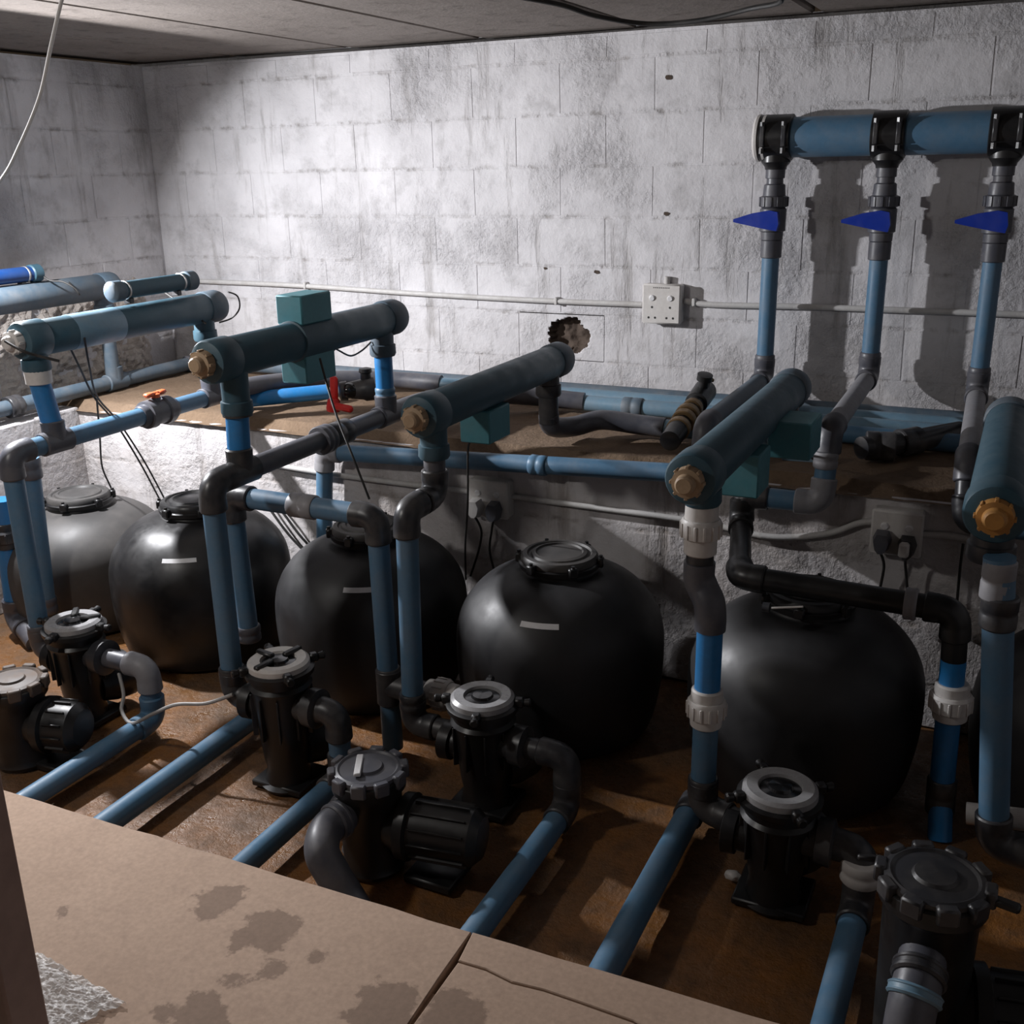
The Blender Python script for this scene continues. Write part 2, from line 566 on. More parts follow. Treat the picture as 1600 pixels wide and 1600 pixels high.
walk = struct(MB().box((-0.9, 0.10, 0.08), (4.6, 2.6, 0.158)).build('floor', 'slab'))
edge_a = wob((-3.3, 1.52), (-0.8785, 1.572), 26, 0.006)
seam_a = [(-0.876, 1.44), (-0.870, 1.306), (-0.868, -1.2)]
poly_slab(edge_a[:-1] + [(-0.8785, 1.572)] + seam_a + [(-3.3, -1.2)][::1], 0.085, SLAB, 'slab', 'slabs', walk)
crack = [(-0.864, 1.489, 0.170)[:2], (-0.803, 1.492, 0.170)[:2], (-0.742, 1.482, 0.170)[:2], (-0.678, 1.489, 0.170)[:2], (-0.611, 1.489, 0.170)[:2], (-0.496, 1.487, 0.170)[:2], (-0.25, 1.415), (0.3, 1.40), (1.0, 1.43)]
edge_b = wob((1.0, 1.625), (-0.876, 1.574), 20, 0.005)
poly_slab(crack + edge_b, 0.085, SLAB - .001, 'slab', 'slabs', walk)
crack2 = [(x + .001, y - 0.0035 + 0.001 * nz(x, y, 2, 20)) for x, y in crack]
poly_slab([(-0.860, -1.2), (1.0, -1.2)] + crack2[::-1] + [(-0.862, 1.306)], 0.085, SLAB - .002, 'slab', 'slabs', walk)

# back wall: mortar bed and single blocks
wb = MB().box((-1.2, 4.12, 1.08), (5.5, 0.06, 2.15))
for (xa, xb, za, zb) in ((-3.95, 1.55, 0, .90), (-3.95, 1.55, 1.09, 2.128), (-3.95, -1.897, .9, 1.09), (-1.523, 1.55, .9, 1.09)):
    wb.box(((xa + xb) / 2, 4.0515, (za + zb) / 2), (xb - xa, .10, zb - za))
wall_back = struct(wb.build('wall_back', 'wall'))
block_mesh = {}

def block(parent, x0, x1, z0, z1, wall):
    """one cement block, chamfered, its face a little uneven"""
    g = 0.0012
    w, h = x1 - x0 - .0006, z1 - z0 - 2 * g
    key = (round(w, 3), round(h, 3), wall, random.randrange(3))
    if key not in block_mesh:
        bm = bmesh.new()
        bmesh.ops.create_cube(bm, size=1.0)
        for v in bm.verts:
            v.co = Vector((v.co.x * w, v.co.y * 0.08, v.co.z * h))
        front = [e for e in bm.edges if all(v.co.y < 0 for v in e.verts)]
        bmesh.ops.bevel(bm, geom=front, offset=0.004, segments=2, affect='EDGES')
        for v in bm.verts:
            if v.co.y < -.03:
                v.co.x += random.uniform(-.0016, .0016)
                v.co.z += random.uniform(-.0016, .0016)
        if wall == 'left':
            for v in bm.verts:
                v.co = Vector((-v.co.y, v.co.x, v.co.z))
        me = bpy.data.meshes.new('block')
        bm.to_mesh(me); bm.free()
        me.materials.append(M['wall'])
        for p in me.polygons:
            p.use_smooth = True
        me.set_sharp_from_angle(angle=math.radians(50))
        block_mesh[key] = me
    o = bpy.data.objects.new('block', block_mesh[key])
    col.objects.link(o)
    o.parent = parent
    cx, cz = (x0 + x1) / 2, (z0 + z1) / 2
    j = random.uniform(-.0004, .0004)
    o.location = (V(cx, 4.04 + j, cz) if wall == 'back' else V(-3.84 + j, cx, cz)) - OFF[parent]
    return o

levels = [0.71 + .19 * i for i in range(8)] + [2.122]
HOLE = (-1.682, 4.000, 1.000)
for k in range(8):
    z0, z1 = levels[k], levels[k + 1]
    x = -1.33 - .38 * 8 + (.19 if k % 2 == 1 else 0)
    while x < 1.4:
        a, b = max(x, -3.80), min(x + .38, 1.5)
        if b - a > .03 and not (k == 1 and a < HOLE[0] < b):
            block(wall_back, a, b, z0, z1, 'back')
        elif k == 1 and a < HOLE[0] < b:
            hole_span = (a, b, z0, z1)
        x += .38

def broken_block(a, b, z0, z1):
    nx, ny = 96, 48
    vs, fs, mi = [], [], []
    dep = {}
    for j in range(ny + 1):
        for i in range(nx + 1):
            x = a + .0035 + (b - a - .007) * i / nx
            z = z0 + .0035 + (z1 - z0 - .007) * j / ny
            dx, dz = x - HOLE[0], z - HOLE[2]
            ang = math.atan2(dz, dx)
            rr = 0.080 + 0.020 * nz(math.cos(ang) * 1.6, math.sin(ang) * 1.6, 4) + 0.011 * nz(math.cos(ang) * 6, math.sin(ang) * 6, 9)
            if dx < -.02 and dz > 0:
                rr *= 1.02
            d = math.hypot(dx * 0.92, dz) - rr
            t = min(1, max(0, -d / 0.016))
            y = 0.062 * t * (0.75 + 0.35 * nz(x, z, 2, 22)) + 0.004 * nz(x, z, 8, 60) * t
            dep[i, j] = t
            vs.append((x, 4.0 + y, z))
    for j in range(ny):
        for i in range(nx):
            q = j * (nx + 1) + i
            fs.append((q, q + 1, q + nx + 2, q + nx + 1))
            mi.append(1 if max(dep[i, j], dep[i + 1, j + 1]) > .12 else 0)
    mb = MB()
    mb.v, mb.f, mb.mi = vs, fs, mi
    o = mb.build('block', ['wall', 'raw'], wall_back)
    o['label'] = 'whitewashed block with a ragged hole knocked into it'
broken_block(*hole_span)

for px_, rr in (((-1.280, 4.000, 1.962), .012), ((-1.276, 4.000, 1.483), .010), ((-1.555, 4.000, 1.260), .011), ((-1.780, 4.000, 1.269), .007)):  # flat dark discs on the wall stand in for shade inside small holes
    hb = MB()
    n = 12
    ring = [(px_[0] + math.cos(2 * PI * k / n) * rr * random.uniform(.8, 1.5), 3.9970, px_[2] + math.sin(2 * PI * k / n) * rr * random.uniform(.55, .9)) for k in range(n)]
    hb.add(ring + [(px_[0], 3.9972, px_[2])], [(k, (k + 1) % n, n) for k in range(n)])
    hb.build('painted_hole', 'raw', wall_back)

wall_left = struct(MB().box((-3.862, 1.4, 1.065), (0.12, 5.2, 2.13)).build('wall_left', 'wall'))
for k in range(8):
    y = 3.99
    first = True
    while y > 0.6:
        n = .19 if (first and k % 2) else .38
        block(wall_left, y - n, y, levels[k], levels[k + 1], 'left')
        y -= n
        first = False
# crumbled render on the lower left wall
def rub(y, z):
    return -3.80 + max(0, 0.030 * (0.55 + 1.1 * nz(y, z, 3, 14) + 0.7 * nz(y, z, 1, 40)) * min(1, max(0, (1.22 + .14 * nz(y, 2, 1, 4) - z) * 9)) * min(1, max(0, (3.86 - y) * 10)))
mbx = MB()
vs, fs = [], []
for j in range(71):
    for i in range(161):
        y = 2.3 + 1.6 * i / 160
        z = .72 + .62 * j / 70
        vs.append((rub(y, z) - .004, y, z))
for j in range(70):
    for i in range(160):
        q = j * 161 + i
        fs.append((q, q + 1, q + 162, q + 161))
mbx.add(vs, fs).build('crumbled_render', 'rubble', wall_left, smooth=False)

ceiling = struct(MB().box((-1.2, 1.4, CEIL + .14), (5.6, 5.4, .08)).build('ceiling', 'mortar'))
seams = [-3.92, -3.30, -2.685, -2.06, -1.41, -0.767, -0.13, 0.5, 1.12, 1.6]
for a, b in zip(seams[:-1], seams[1:]):
    MB().box(((a + b) / 2, 1.4, CEIL + .05 + random.uniform(-.004, .004)), (b - a - .022, 5.3, .10), bev=.008).build('plank', 'ceil', ceiling, smooth=False)

wall_right = struct(MB().box((1.62, 1.4, 1.08), (0.12, 5.4, 2.15)).build('wall_right', 'wall'))

# ledge along the back and the left wall, its sandy top uneven
ledge = struct(MB().box((-1.05, 3.57, .36), (5.1, 0.86, .72), bev=.004).build('ledge', 'wall'))
def ltop(x, y):
    e = 1.0 if y > 3.16 else 0.0
    return LEDGE - .030 * (1 - e) + .006 * nz(x, y, 1, 6) * e + .004 * nz(x, y, 5, 22)
grid(MB(), -3.82, 1.5, 3.125, 4.03, 150, 26, ltop).build('sand_layer', 'ledge_top', ledge)
ledge2 = struct(MB().box((-3.69, 2.2, .36), (0.26, 1.9, .74), bev=.008).build('ledge', 'wall'))

post = struct(MB().box((-1.212, .77, .17 + .985), (0.13, .06, 1.97), bev=.004).build('trim_1', 'post'))

# ------------------------------------------------------------------ filter tanks
TANK_PROF = [(z, r * .94) for z, r in [(0.0, .27), (.015, .295), (.05, .312), (.12, .328), (.20, .338), (.28, .340), (.34, .334), (.39, .315), (.43, .286), (.462, .252), (.485, .215), (.500, .175), (.507, .140), (.512, .122), (.535, .116)]]

def prof_at(z, sc):
    for (z0, r0), (z1, r1) in zip(TANK_PROF[:-1], TANK_PROF[1:]):
        if z0 * sc <= z <= z1 * sc:
            t = (z - z0 * sc) / ((z1 - z0) * sc)
            return r0 + (r1 - r0) * t
    return .12

def tank(x, y, label, sc=1.0, mat='tank', label_off=None, lidmat='tank', lug0=0.4, kz=.44):
    t = thing('filter_tank', label, 'tank', (x, y, 0), 'black sand filter tanks under the pipes')
    # smooth profile
    pr = spline([(z * sc, r, 0) for z, r in TANK_PROF], 3)
    b = MB().turned((x, y, 0), (0, 0, 1), [(p.x, p.y) for p in pr], 56)
    b.build('body', mat, t)
    z0 = .520 * sc
    MB().turned((x, y, z0), (0, 0, 1), [(0, .112), (.002, .122), (.016, .124), (.020, .116)], 40).build('flange', 'black', t)
    lid = MB().turned((x, y, z0 + .018), (0, 0, 1), [(0, .117), (.014, .117), (.022, .111), (.024, .098), (.018, .094), (.018, .087), (.024, .083), (.027, .072), (.022, .068), (.024, .03), (.026, .0)], 40).build('lid', lidmat, t)
    for k in range(6):
        a = lug0 + 2 * PI * k / 6
        rot = Matrix.Rotation(a, 3, 'Z')
        lug = MB().box(V(x, y, z0 + .018) + rot @ V(.124, 0, 0), (.022, .028, .030), rot, .004)
        lug.turned(V(x, y, z0 + .030) + rot @ V(.126, 0, 0), (0, 0, 1), [(0, .006), (.010, .006)], 6)
        lug.build('clamp_lug', 'black', t)
    if label_off is not None:
        base = math.atan2(-y, -x)
        vs, fs = [], []
        n = 12
        for j, dz in enumerate((-.009, .009)):
            for i in range(n + 1):
                ph = base + label_off + (i / n - .5) * .42
                z = kz * sc + dz * .7
                r = prof_at(z, sc) + .0025
                vs.append((x + math.cos(ph) * r, y + math.sin(ph) * r, z))
        for i in range(n):
            fs.append((i, i + 1, n + 2 + i, n + 1 + i))
        MB().add(vs, fs).build('label_strip', 'label', t)['label'] = 'blank white label strip'
    return t

tank(-3.22, 2.78, 'dusty grey-black filter tank leftmost, low against the left ledge', .88, 'dustytank', None, 'dustytank', .9)
tank(-2.60, 2.74, 'glossy black filter tank behind the pair of downpipes, second from left', 1.0, 'black', -.26, 'black', .4, .425)
tank(-1.865, 2.74, 'grey-lit black filter tank with white label behind the square blue pipe loop', 1.0, 'tank', -.12, 'dustytank', .6, .435)
tank(-1.18, 2.74, 'black filter tank with broad flat lid and white label, below the plugged twin socket', 1.0, 'tank', -.22, 'dustytank', .2, .435)
t5 = tank(-.44, 2.74, 'black filter tank in deep shadow under the long black horizontal pipe', 1.0, 'tank', None, 'tank', .5)
tank(.31, 2.82, 'black filter tank at the right edge behind the rightmost downpipe', 1.0, 'tank', None, 'tank', .5)
g = MB().turned((-0.519, 2.520, 0.582), (1, 0, 0), [(0, .012), (.018, .013), (.02, .005)], 12)
g.build('air_valve', 'dark', t5)
MB().tube([(-0.492, 2.500, 0.591), (-0.412, 2.480, 0.616)], [.003, .0025], 8).build('valve_pin', 'white', t5)

# ------------------------------------------------------------------ overhead treatment cylinders
def header(label, x, z, y0, y1, r, mat, plug, plugmat, cap='slate', group=None):
    h = thing('treatment_cylinder', label, 'cylinder', (x, y0, z), 'thick cylinders over the tanks')
    n = (0, 1, 0)
    MB().turned((x, y0 + .05, z), n, [(0, r * .98), (.002, r), (y1 - y0 - .10, r), (y1 - y0 - .098, r * .98)], 32).build('barrel', mat, h)
    MB().turned((x, y0, z), n, [(0, r * .70), (.006, r * 1.0), (.014, r * 1.08), (.085, r * 1.09), (.09, r * 1.02)], 32).build('front_cap', mat, h)
    MB().turned((x, y1 - .09, z), n, [(0, r * 1.02), (.005, r * 1.09), (.07, r * 1.08), (.084, r * 1.0), (.09, r * .8)], 32).build('end_cap', cap, h)
    p = MB().turned((x, y0 - .045, z), n, [(0, r * .30), (.004, r * .38), (.018, r * .42), (.020, r * .60), (.040, r * .64), (.05, r * .62)], 24)
    for j in range(8):
        a = 2 * PI * j / 8
        p.box((x + math.cos(a) * r * .62, y0 - .014, z + math.sin(a) * r * .62), (.008, .02, .008), Matrix.Rotation(a, 3, 'Y'), .001)
    p.build('plug', plugmat, h)['label'] = plug
    return h

def head_box(h, c, size, mat='tealbox', name='control_box'):
    b = MB().box(c, size, bev=.004)
    return b.build(name, mat, h)

def outlet(parent, top, zend, mat='teal', nut='dark', r=R):
    """short saddle outlet with a nut under a cylinder end"""
    x, y, z = top
    MB().turned(top, (0, 0, -1), [(0, r * 1.25), (z - zend - .04, r * 1.25), (z - zend - .038, r * 1.42), (z - zend - .008, r * 1.45), (z - zend, r * 1.3)], 20).build('outlet', mat, parent)

HR = .055
X1, Z1 = -2.76, 1.185
h1 = header('grey-blue cylinder with white knob and blue tape, carrying a small tube', X1, Z1, 2.245, 3.16, HR, 'teal', 'white knobbed end plug', 'white')
outlet(h1, (X1, 2.30, Z1 - .03), Z1 - .10, 'teal')
outlet(h1, (X1, 3.07, Z1 - .03), Z1 - .12, 'teal')
MB().turned((X1, 2.44, Z1), (0, 1, 0), [(0, HR * 1.02), (.001, HR * 1.03), (.20, HR * 1.03), (.201, HR * 1.02)], 32).build('tape_band', 'paleblue', h1)

X2, Z2 = -1.925, 1.19
h2 = header('dark teal cylinder with square teal boxes above and below it', X2, Z2, 2.13, 3.08, HR, 'teal', 'tan end plug', 'tan')
outlet(h2, (X2, 2.235, Z2 - .03), Z2 - .16, 'teal')
outlet(h2, (X2, 2.985, Z2 - .03), Z2 - .12, 'slate')
by = 2.58
head_box(h2, (X2 - .005, by, Z2 + .090), (.092, .150, .085))
head_box(h2, (X2 - .005, by, Z2 - .083), (.092, .150, .085))
MB().turned((X2, by - .085, Z2), (0, 1, 0), [(0, HR * 1.0), (.002, HR * 1.10), (.168, HR * 1.10), (.17, HR)], 32).build('clamp_band', 'teal', h2)

X3, Z3 = -1.425, 1.035
h3 = header('blue-grey cylinder in the middle with one teal box hanging under it', X3, Z3, 2.36, 3.33, HR, 'teal', 'tan ringed end plug', 'tan')
outlet(h3, (X3, 2.44, Z3 - .03), Z3 - .13, 'teal')
outlet(h3, (X3, 3.22, Z3 - .03), Z3 - .11, 'dark')
head_box(h3, (X3 - .005, 2.76, Z3 - .100), (.10, .14, .10))

X4, Z4 = -.612, 1.015
h4 = header('blue cylinder with large tan end plug above the white union downpipe', X4, Z4, 2.13, 3.22, HR, 'teal', 'round tan end plug', 'tan')
outlet(h4, (X4, 2.24, Z4 - .03), Z4 - .085, 'teal')
outlet(h4, (X4, 3.13, Z4 - .03), Z4 - .11, 'dark')
head_box(h4, (X4 + .004, 2.60, Z4 - .098), (.112, .125, .112))
head_box(h4, (X4 + .085, 2.84, Z4 - .055), (.115, .15, .10))

X5, Z5 = -.008, .952
h5 = header('blue cylinder with amber end plug at the right edge', X5, Z5, 2.33, 3.30, .061, 'teal', 'amber end plug', 'amber')
outlet(h5, (X5, 2.42, Z5 - .03), Z5 - .13, 'dark', r=.036)

X0 = -3.585
h0 = header('pale slate-blue cylinder farthest left, beside the left wall', X0, 1.206, 2.50, 3.45, .054, 'slate', 'grey end plug', 'lightgrey')
outlet(h0, (X0, 3.38, 1.19), 1.09, 'slate')

def small_tube(label, x, z, y0, y1, mat, capmat):
    t = thing('sensor_tube', label, 'tube', (x, y0, z), None)
    r = .030
    MB().turned((x, y0 + .02, z), (0, 1, 0), [(0, r * .98), (y1 - y0 - .04, r * .98)], 24).build('barrel', mat, t)
    for ya in (y0, y1 - .05):
        MB().turned((x, ya, z), (0, 1, 0), [(0, r * .7), (.004, r * 1.05), (.008, r * 1.16), (.046, r * 1.16), (.05, r * 1.05)], 24).build('end_cap', capmat, t)
    for ya in (y0 + .062, y1 - .072):
        MB().turned((x, ya, z), (0, 1, 0), [(0, r * 1.0), (.001, r * 1.05), (.007, r * 1.05), (.008, r * 1.0)], 24).build('clamp_ring', 'steel', t)
    for ya in (y0 + .08, y1 - .09):
        MB().box((x, ya, z - r - .006), (.03, .02, .018), bev=.002).build('saddle', 'dark', t)
    return t
small_tube('small dark teal tube clamped on top of the white-knobbed cylinder', X1 + .015, Z1 + .108, 2.62, 3.02, 'teal', 'slate')
small_tube('small bright blue tube clamped on top of the far left cylinder', X0, 1.294, 2.55, 3.07, 'deep', 'teal')

# ------------------------------------------------------------------ pipe circuits
def circuit(label, loc, name='pipe_circuit', group=None, cat='pipe'):
    return thing(name, label, cat, loc, group)

# circuit under the white-knobbed cylinder
c = circuit('blue pipe circuit with orange valve handle under the white-knobbed cylinder', (X1, 2.15, .2))
route(c, [(-2.66, 2.15, .195), (X1, 2.15, .195), (X1, 2.15, .853), (X1, 3.12, .853)], mats={0: 'grey'})
MB().tube(spline([(X1, 3.10, .853), (-2.75, 3.32, .85), (-2.66, 3.58, .83), (-2.44, 3.80, .805), (-2.2, 3.85, .795)], 8), R * 1.15, 22).build('sweep_bend', 'grey', c)
tee(c, (X1, 2.325, .853), (0, 1, 0), (0, 0, 1))
pipe(c, (X1, 2.325, .90), (X1, 2.30, 1.06), R * 1.05, 'royal')
MB().turned((X1, 2.30, 1.045), (0, 0, 1), [(0, R * 1.1), (.003, R * 1.3), (.045, R * 1.35), (.05, R * 1.1)]).build('white_socket', 'white', c)['label'] = 'stained white socket'
ball_valve(c, (X1, 2.78, .853), (0, 1, 0), (0, 0, 1), 'grey', 'orange')
tee(c, (X1, 3.07, .853), (0, 1, 0), (0, 0, 1))
pipe(c, (X1, 3.07, .91), (X1, 3.07, 1.08), R, 'royal')
coupling(c, (X1, 2.15, .262), (0, 0, 1), .05, 1.22)

# second downpipe left of it
c = circuit('blue vertical pipe behind the leftmost downpipe, down to the pump', (-3.055, 2.420, 0.210))
pipe(c, (-3.010, 2.420, 0.750), (-3.047, 2.420, 0.186))
coupling(c, (-3.013, 2.420, 0.711), (0, 0, 1), .07)
coupling(c, (-3.047, 2.420, 0.198), (0, 0, 1), .06)
pipe(c, (-3.046, 2.420, 0.191), ((-3.046, 2.420, 0.191)[0], 2.42, .002), R, 'dark')

# blue pipe at the left edge
c = circuit('bright blue downpipe at the left edge with ringed black union', (-3.330, 2.500, 0.079))
a_, b_ = (-3.294, 2.500, 0.543), (-3.326, 2.500, 0.067)
route(c, [a_, b_, (b_[0] + .16, b_[1] - .06, b_[2] - .05)], mats={0: 'royal', 1: 'grey'}, r=.036)
union(c, (-3.307, 2.500, 0.405), (0.02, 0, 1), 'dark', .036)

# circuit under the boxed teal cylinder
c = circuit('blue and dark grey pipe circuit with red valve under the boxed teal cylinder', (X2, 2.1, .2))
ZB = .868
route(c, [(-1.80, 2.10, .235), (X2, 2.10, .235), (X2, 2.10, ZB), (X2, 3.02, ZB)], mats={0: 'dark', 2: 'grey'}, fits={1: 'dark', 2: 'dark'})
coupling(c, (X2, 2.10, .300), (0, 0, 1), .05, 1.22, 'dark')
tee(c, (X2, 2.225, ZB), (0, 1, 0), (0, 0, 1), 'dark')
pipe(c, (X2, 2.225, ZB + .05), (X2, 2.235, Z2 - .12), R * 1.05, 'royal')
MB().turned((X2, 2.235, Z2 - .165), (0, 0, 1), [(0, R * 1.1), (.002, R * 1.35), (.04, R * 1.38), (.045, R * 1.2)]).build('socket', 'dark', c)
coupling(c, (X2, 2.62, ZB), (0, 1, 0), .05, 1.5, 'grey')
coupling(c, (X2, 2.70, ZB), (0, 1, 0), .10, 1.32, 'dark')
tee(c, (X2, 2.985, ZB), (0, 1, 0), (0, 0, 1), 'grey')
pipe(c, (X2, 2.985, ZB + .05), (X2, 2.985, Z2 - .12), R, 'royal')
coupling(c, (X2, 2.985, ZB + .075), (0, 0, 1), .04, 1.12, 'blue')
MB().tube(spline([(X2, 3.03, ZB), (-1.905, 3.25, .868), (-1.84, 3.50, .845), (-1.70, 3.68, .81), (-1.5, 3.73, .795)], 8), R * 1.15, 22).build('sweep_bend', 'grey', c)

# square loop between the tanks
c = circuit('square blue pipe loop with grey corner elbows in front of two tanks', (-2.06, 2.33, .3))
route(c, [(-2.050, 2.33, .285), (-2.062, 2.33, .752), (-1.553, 2.33, .752), (-1.545, 2.33, .03)], fits={1: 'dark', 2: 'dark'})
coupling(c, (-1.80, 2.33, .752), (1, 0, 0), .085, 1.18, 'lightgrey')
coupling(c, (-2.050, 2.33, .31), (0, 0, 1), .05)
coupling(c, (-1.546, 2.33, .262), (0, 0, 1), .06, 1.18, 'dark')
ju = (-1.375, 2.345, 0.233)
tee(c, (-1.546, 2.33, ju[2]), (0, 0, 1), (1, 0, 0), 'dark')
pipe(c, (-1.50, 2.335, ju[2]), (ju[0], 2.345, ju[2]), R, 'dark')
union(c, ju, (1, 0, 0), 'white', .030)

# circuit under the middle cylinder
c = circuit('dark grey bent downpipe and blue leg from the middle cylinder to its pump', (X3, 2.28, .2))
route(c, [(-1.26, 2.26, .175), (X3, 2.26, .175), (X3, 2.28, .80), (X3, 2.435, .80), (X3, 2.44, .92)], mats={0: 'dark', 2: 'dark', 3: 'grey'}, fits={1: 'dark', 2: 'dark', 3: 'dark'}, bend=1.35)
coupling(c, (X3, 2.26, .245), (0, 0, 1), .05, 1.22, 'dark')
c = circuit('dark grey outlet bend and pale pipe behind the middle cylinder on the ledge', (X3, 3.3, .8))
pipe(c, (X3, 3.22, .95), (X3, 3.22, .83), R * 1.1, 'dark')
MB().tube(spline([(X3, 3.22, .86), (X3 + .005, 3.24, .815), (X3 + .05, 3.32, .80), (-1.30, 3.40, .812), (-1.18, 3.43, .80), (-1.08, 3.435, .795)], 8), R * 1.15, 22).build('sweep_bend', 'grey', c)
pipe(c, (-1.12, 3.435, .795), (-.70, 3.44, .795), R, 'paleblue')

# circuit under the tan plug cylinder
XD, YD = -.576, 2.22
c = circuit('downpipe with two white unions under the blue tan-plug cylinder', (XD, YD, .1))
union(c, (X4, 2.24, .875), (0, 0, 1), 'white', R, .13)
pipe(c, (X4, 2.24, .83), (X4, 2.24, .76), R * 1.05, 'dark')
MB().tube(spline([(X4, 2.24, .79), (X4, 2.24, .752), (X4 + .012, 2.237, .725), (XD - .006, 2.225, .700), (XD, YD, .665), (XD, YD, .635)], 6), [R * 1.2] * 31, 22).build('offset_bend', 'grey', c)
pipe(c, (XD, YD, .65), (XD, YD, .46), R, 'royal')
union(c, (XD, YD, .432), (0, 0, 1), 'white')
route(c, [(XD, YD, .40), (XD, YD, .155), (-.45, 2.19, .155)], mats={1: 'dark'}, fits={1: 'dark'})
coupling(c, (XD, YD, .215), (0, 0, 1), .05, 1.22, 'dark')

# rightmost downpipe
c = circuit('thick blue downpipe under the amber-plug cylinder at the right edge', (0.080, 2.350, 0.187))
a_, b_ = (0.011, 2.350, 0.855), (0.078, 2.350, 0.156)
route(c, [a_, b_, (b_[0] + .16, b_[1] + .0, b_[2] - .005)], mats={1: 'dark'}, fits={1: 'dark'}, r=.033)
coupling(c, (0.014, 2.350, 0.804), (0, 0, 1), .09, 1.05, 'lightgrey', .033)
coupling(c, (0.024, 2.350, 0.731), (0, 0, 1), .075, 1.18, 'dark', .033)
MB().tube([(0.014, 2.415, 0.180), (0.215, 2.415, 0.206)], .026, 18).build('cross_pipe', 'white', c)['label'] = 'short white horizontal pipe'

# ------------------------------------------------------------------ pipes on the ledge
def ledge_pipe(label, pts, mat, r=R, fit='grey', group='pipes lying along the ledge'):
    o = circuit(label, pts[0], 'ledge_pipe', group)
    route(o, pts, r, mat, fit)
    return o
p = ledge_pipe('long grey-blue pipe along the left wall turning along the back wall', [(-3.60, 1.6, .79), (-3.60, 3.93, .79), (1.4, 3.95, .79)], 'slate')
coupling(p, (-3.60, 2.86, .79), (0, 1, 0), .06, 1.45, 'dark')
pipe(p, (-3.597, 3.39, .80), (-3.59, 3.385, 1.12), R, 'slate')
tee(p, (-3.60, 3.40, .79), (0, 1, 0), (0, 0, 1), 'slate')
ledge_pipe('blue pipe along the ledge, second out from the back wall', [(-2.22, 3.85, .79), (1.4, 3.86, .785)], 'paleblue')
p = ledge_pipe('blue pipe along the ledge, third out from the back wall', [(-1.52, 3.73, .79), (1.4, 3.75, .785)], 'paleblue')
coupling(p, (-1.30, 3.73, .79), (1, 0, 0), .08, 1.18, 'slate')
ledge_pipe('blue pipe along the right of the ledge, fourth out from back wall', [(-.95, 3.61, .785), (1.4, 3.63, .785)], 'blue')
p = ledge_pipe('short pale blue pipe on the ledge beside the brown gap under the right box', [(-0.653, 3.360, 0.749), (-0.501, 3.360, 0.752)], 'paleblue')
p = ledge_pipe('thick dark grey pipe fittings lying on the shadowed right end of the ledge', [(-0.420, 3.384, 0.800), (-0.292, 3.522, 0.800), (-0.151, 3.715, 0.800)], 'dark', .036, 'dark')
coupling(p, (-0.368, 3.430, 0.800), (1, .2, 0), .09, 1.3, 'dark', .036)
p = ledge_pipe('bright blue pipe across the ledge ending at the red-handled valve', [(-2.845, 3.237, 0.790), (-2.543, 3.512, 0.800)], 'royal', R)

# ------------------------------------------------------------------ risers from the wall manifold
MZ, MY = 1.742, 3.888
man = thing('wall_manifold', 'thick blue horizontal manifold pipe high on the back wall', 'pipe', (-.92, MY, MZ), None)
MB().turned((-.90, MY, MZ), (1, 0, 0), [(0, .066), (2.2, .066)], 36).build('manifold_pipe', 'blue', man)
MB().turned((-.925, MY, MZ), (1, 0, 0), [(0, .050), (.004, .070), (.012, .078), (.020, .078), (.023, .070), (.030, .070), (.033, .077), (.042, .077), (.046, .067)], 36).build('end_cap', 'white', man)['label'] = 'white rimmed end cap'
RX = [-.848, -.478, -.120]
def saddle(x):
    s = MB().turned((x - .055, MY, MZ), (1, 0, 0), [(0, .067), (.003, .076), (.107, .076), (.11, .067)], 36).build('saddle_clamp', 'black', man)
    for dx in (-.036, .036):
        b = MB()
        b.box((x + dx, MY - .074, MZ + .004), (.016, .016, .07), bev=.003)
        b.turned((x + dx, MY - .074, MZ - .052), (0, 0, 1), [(0, .009), (.018, .009)], 6)
        b.turned((x + dx, MY - .074, MZ + .036), (0, 0, 1), [(0, .009), (.014, .009)], 6)
        b.build('bolt', 'dark', s)
    MB().turned((x, MY, MZ - .05), (0, 0, -1), [(0, .05), (.03, .05), (.045, .038), (.055, .036)], 24).build('branch', 'black', s)
for x in RX + [.24]:
    saddle(x)

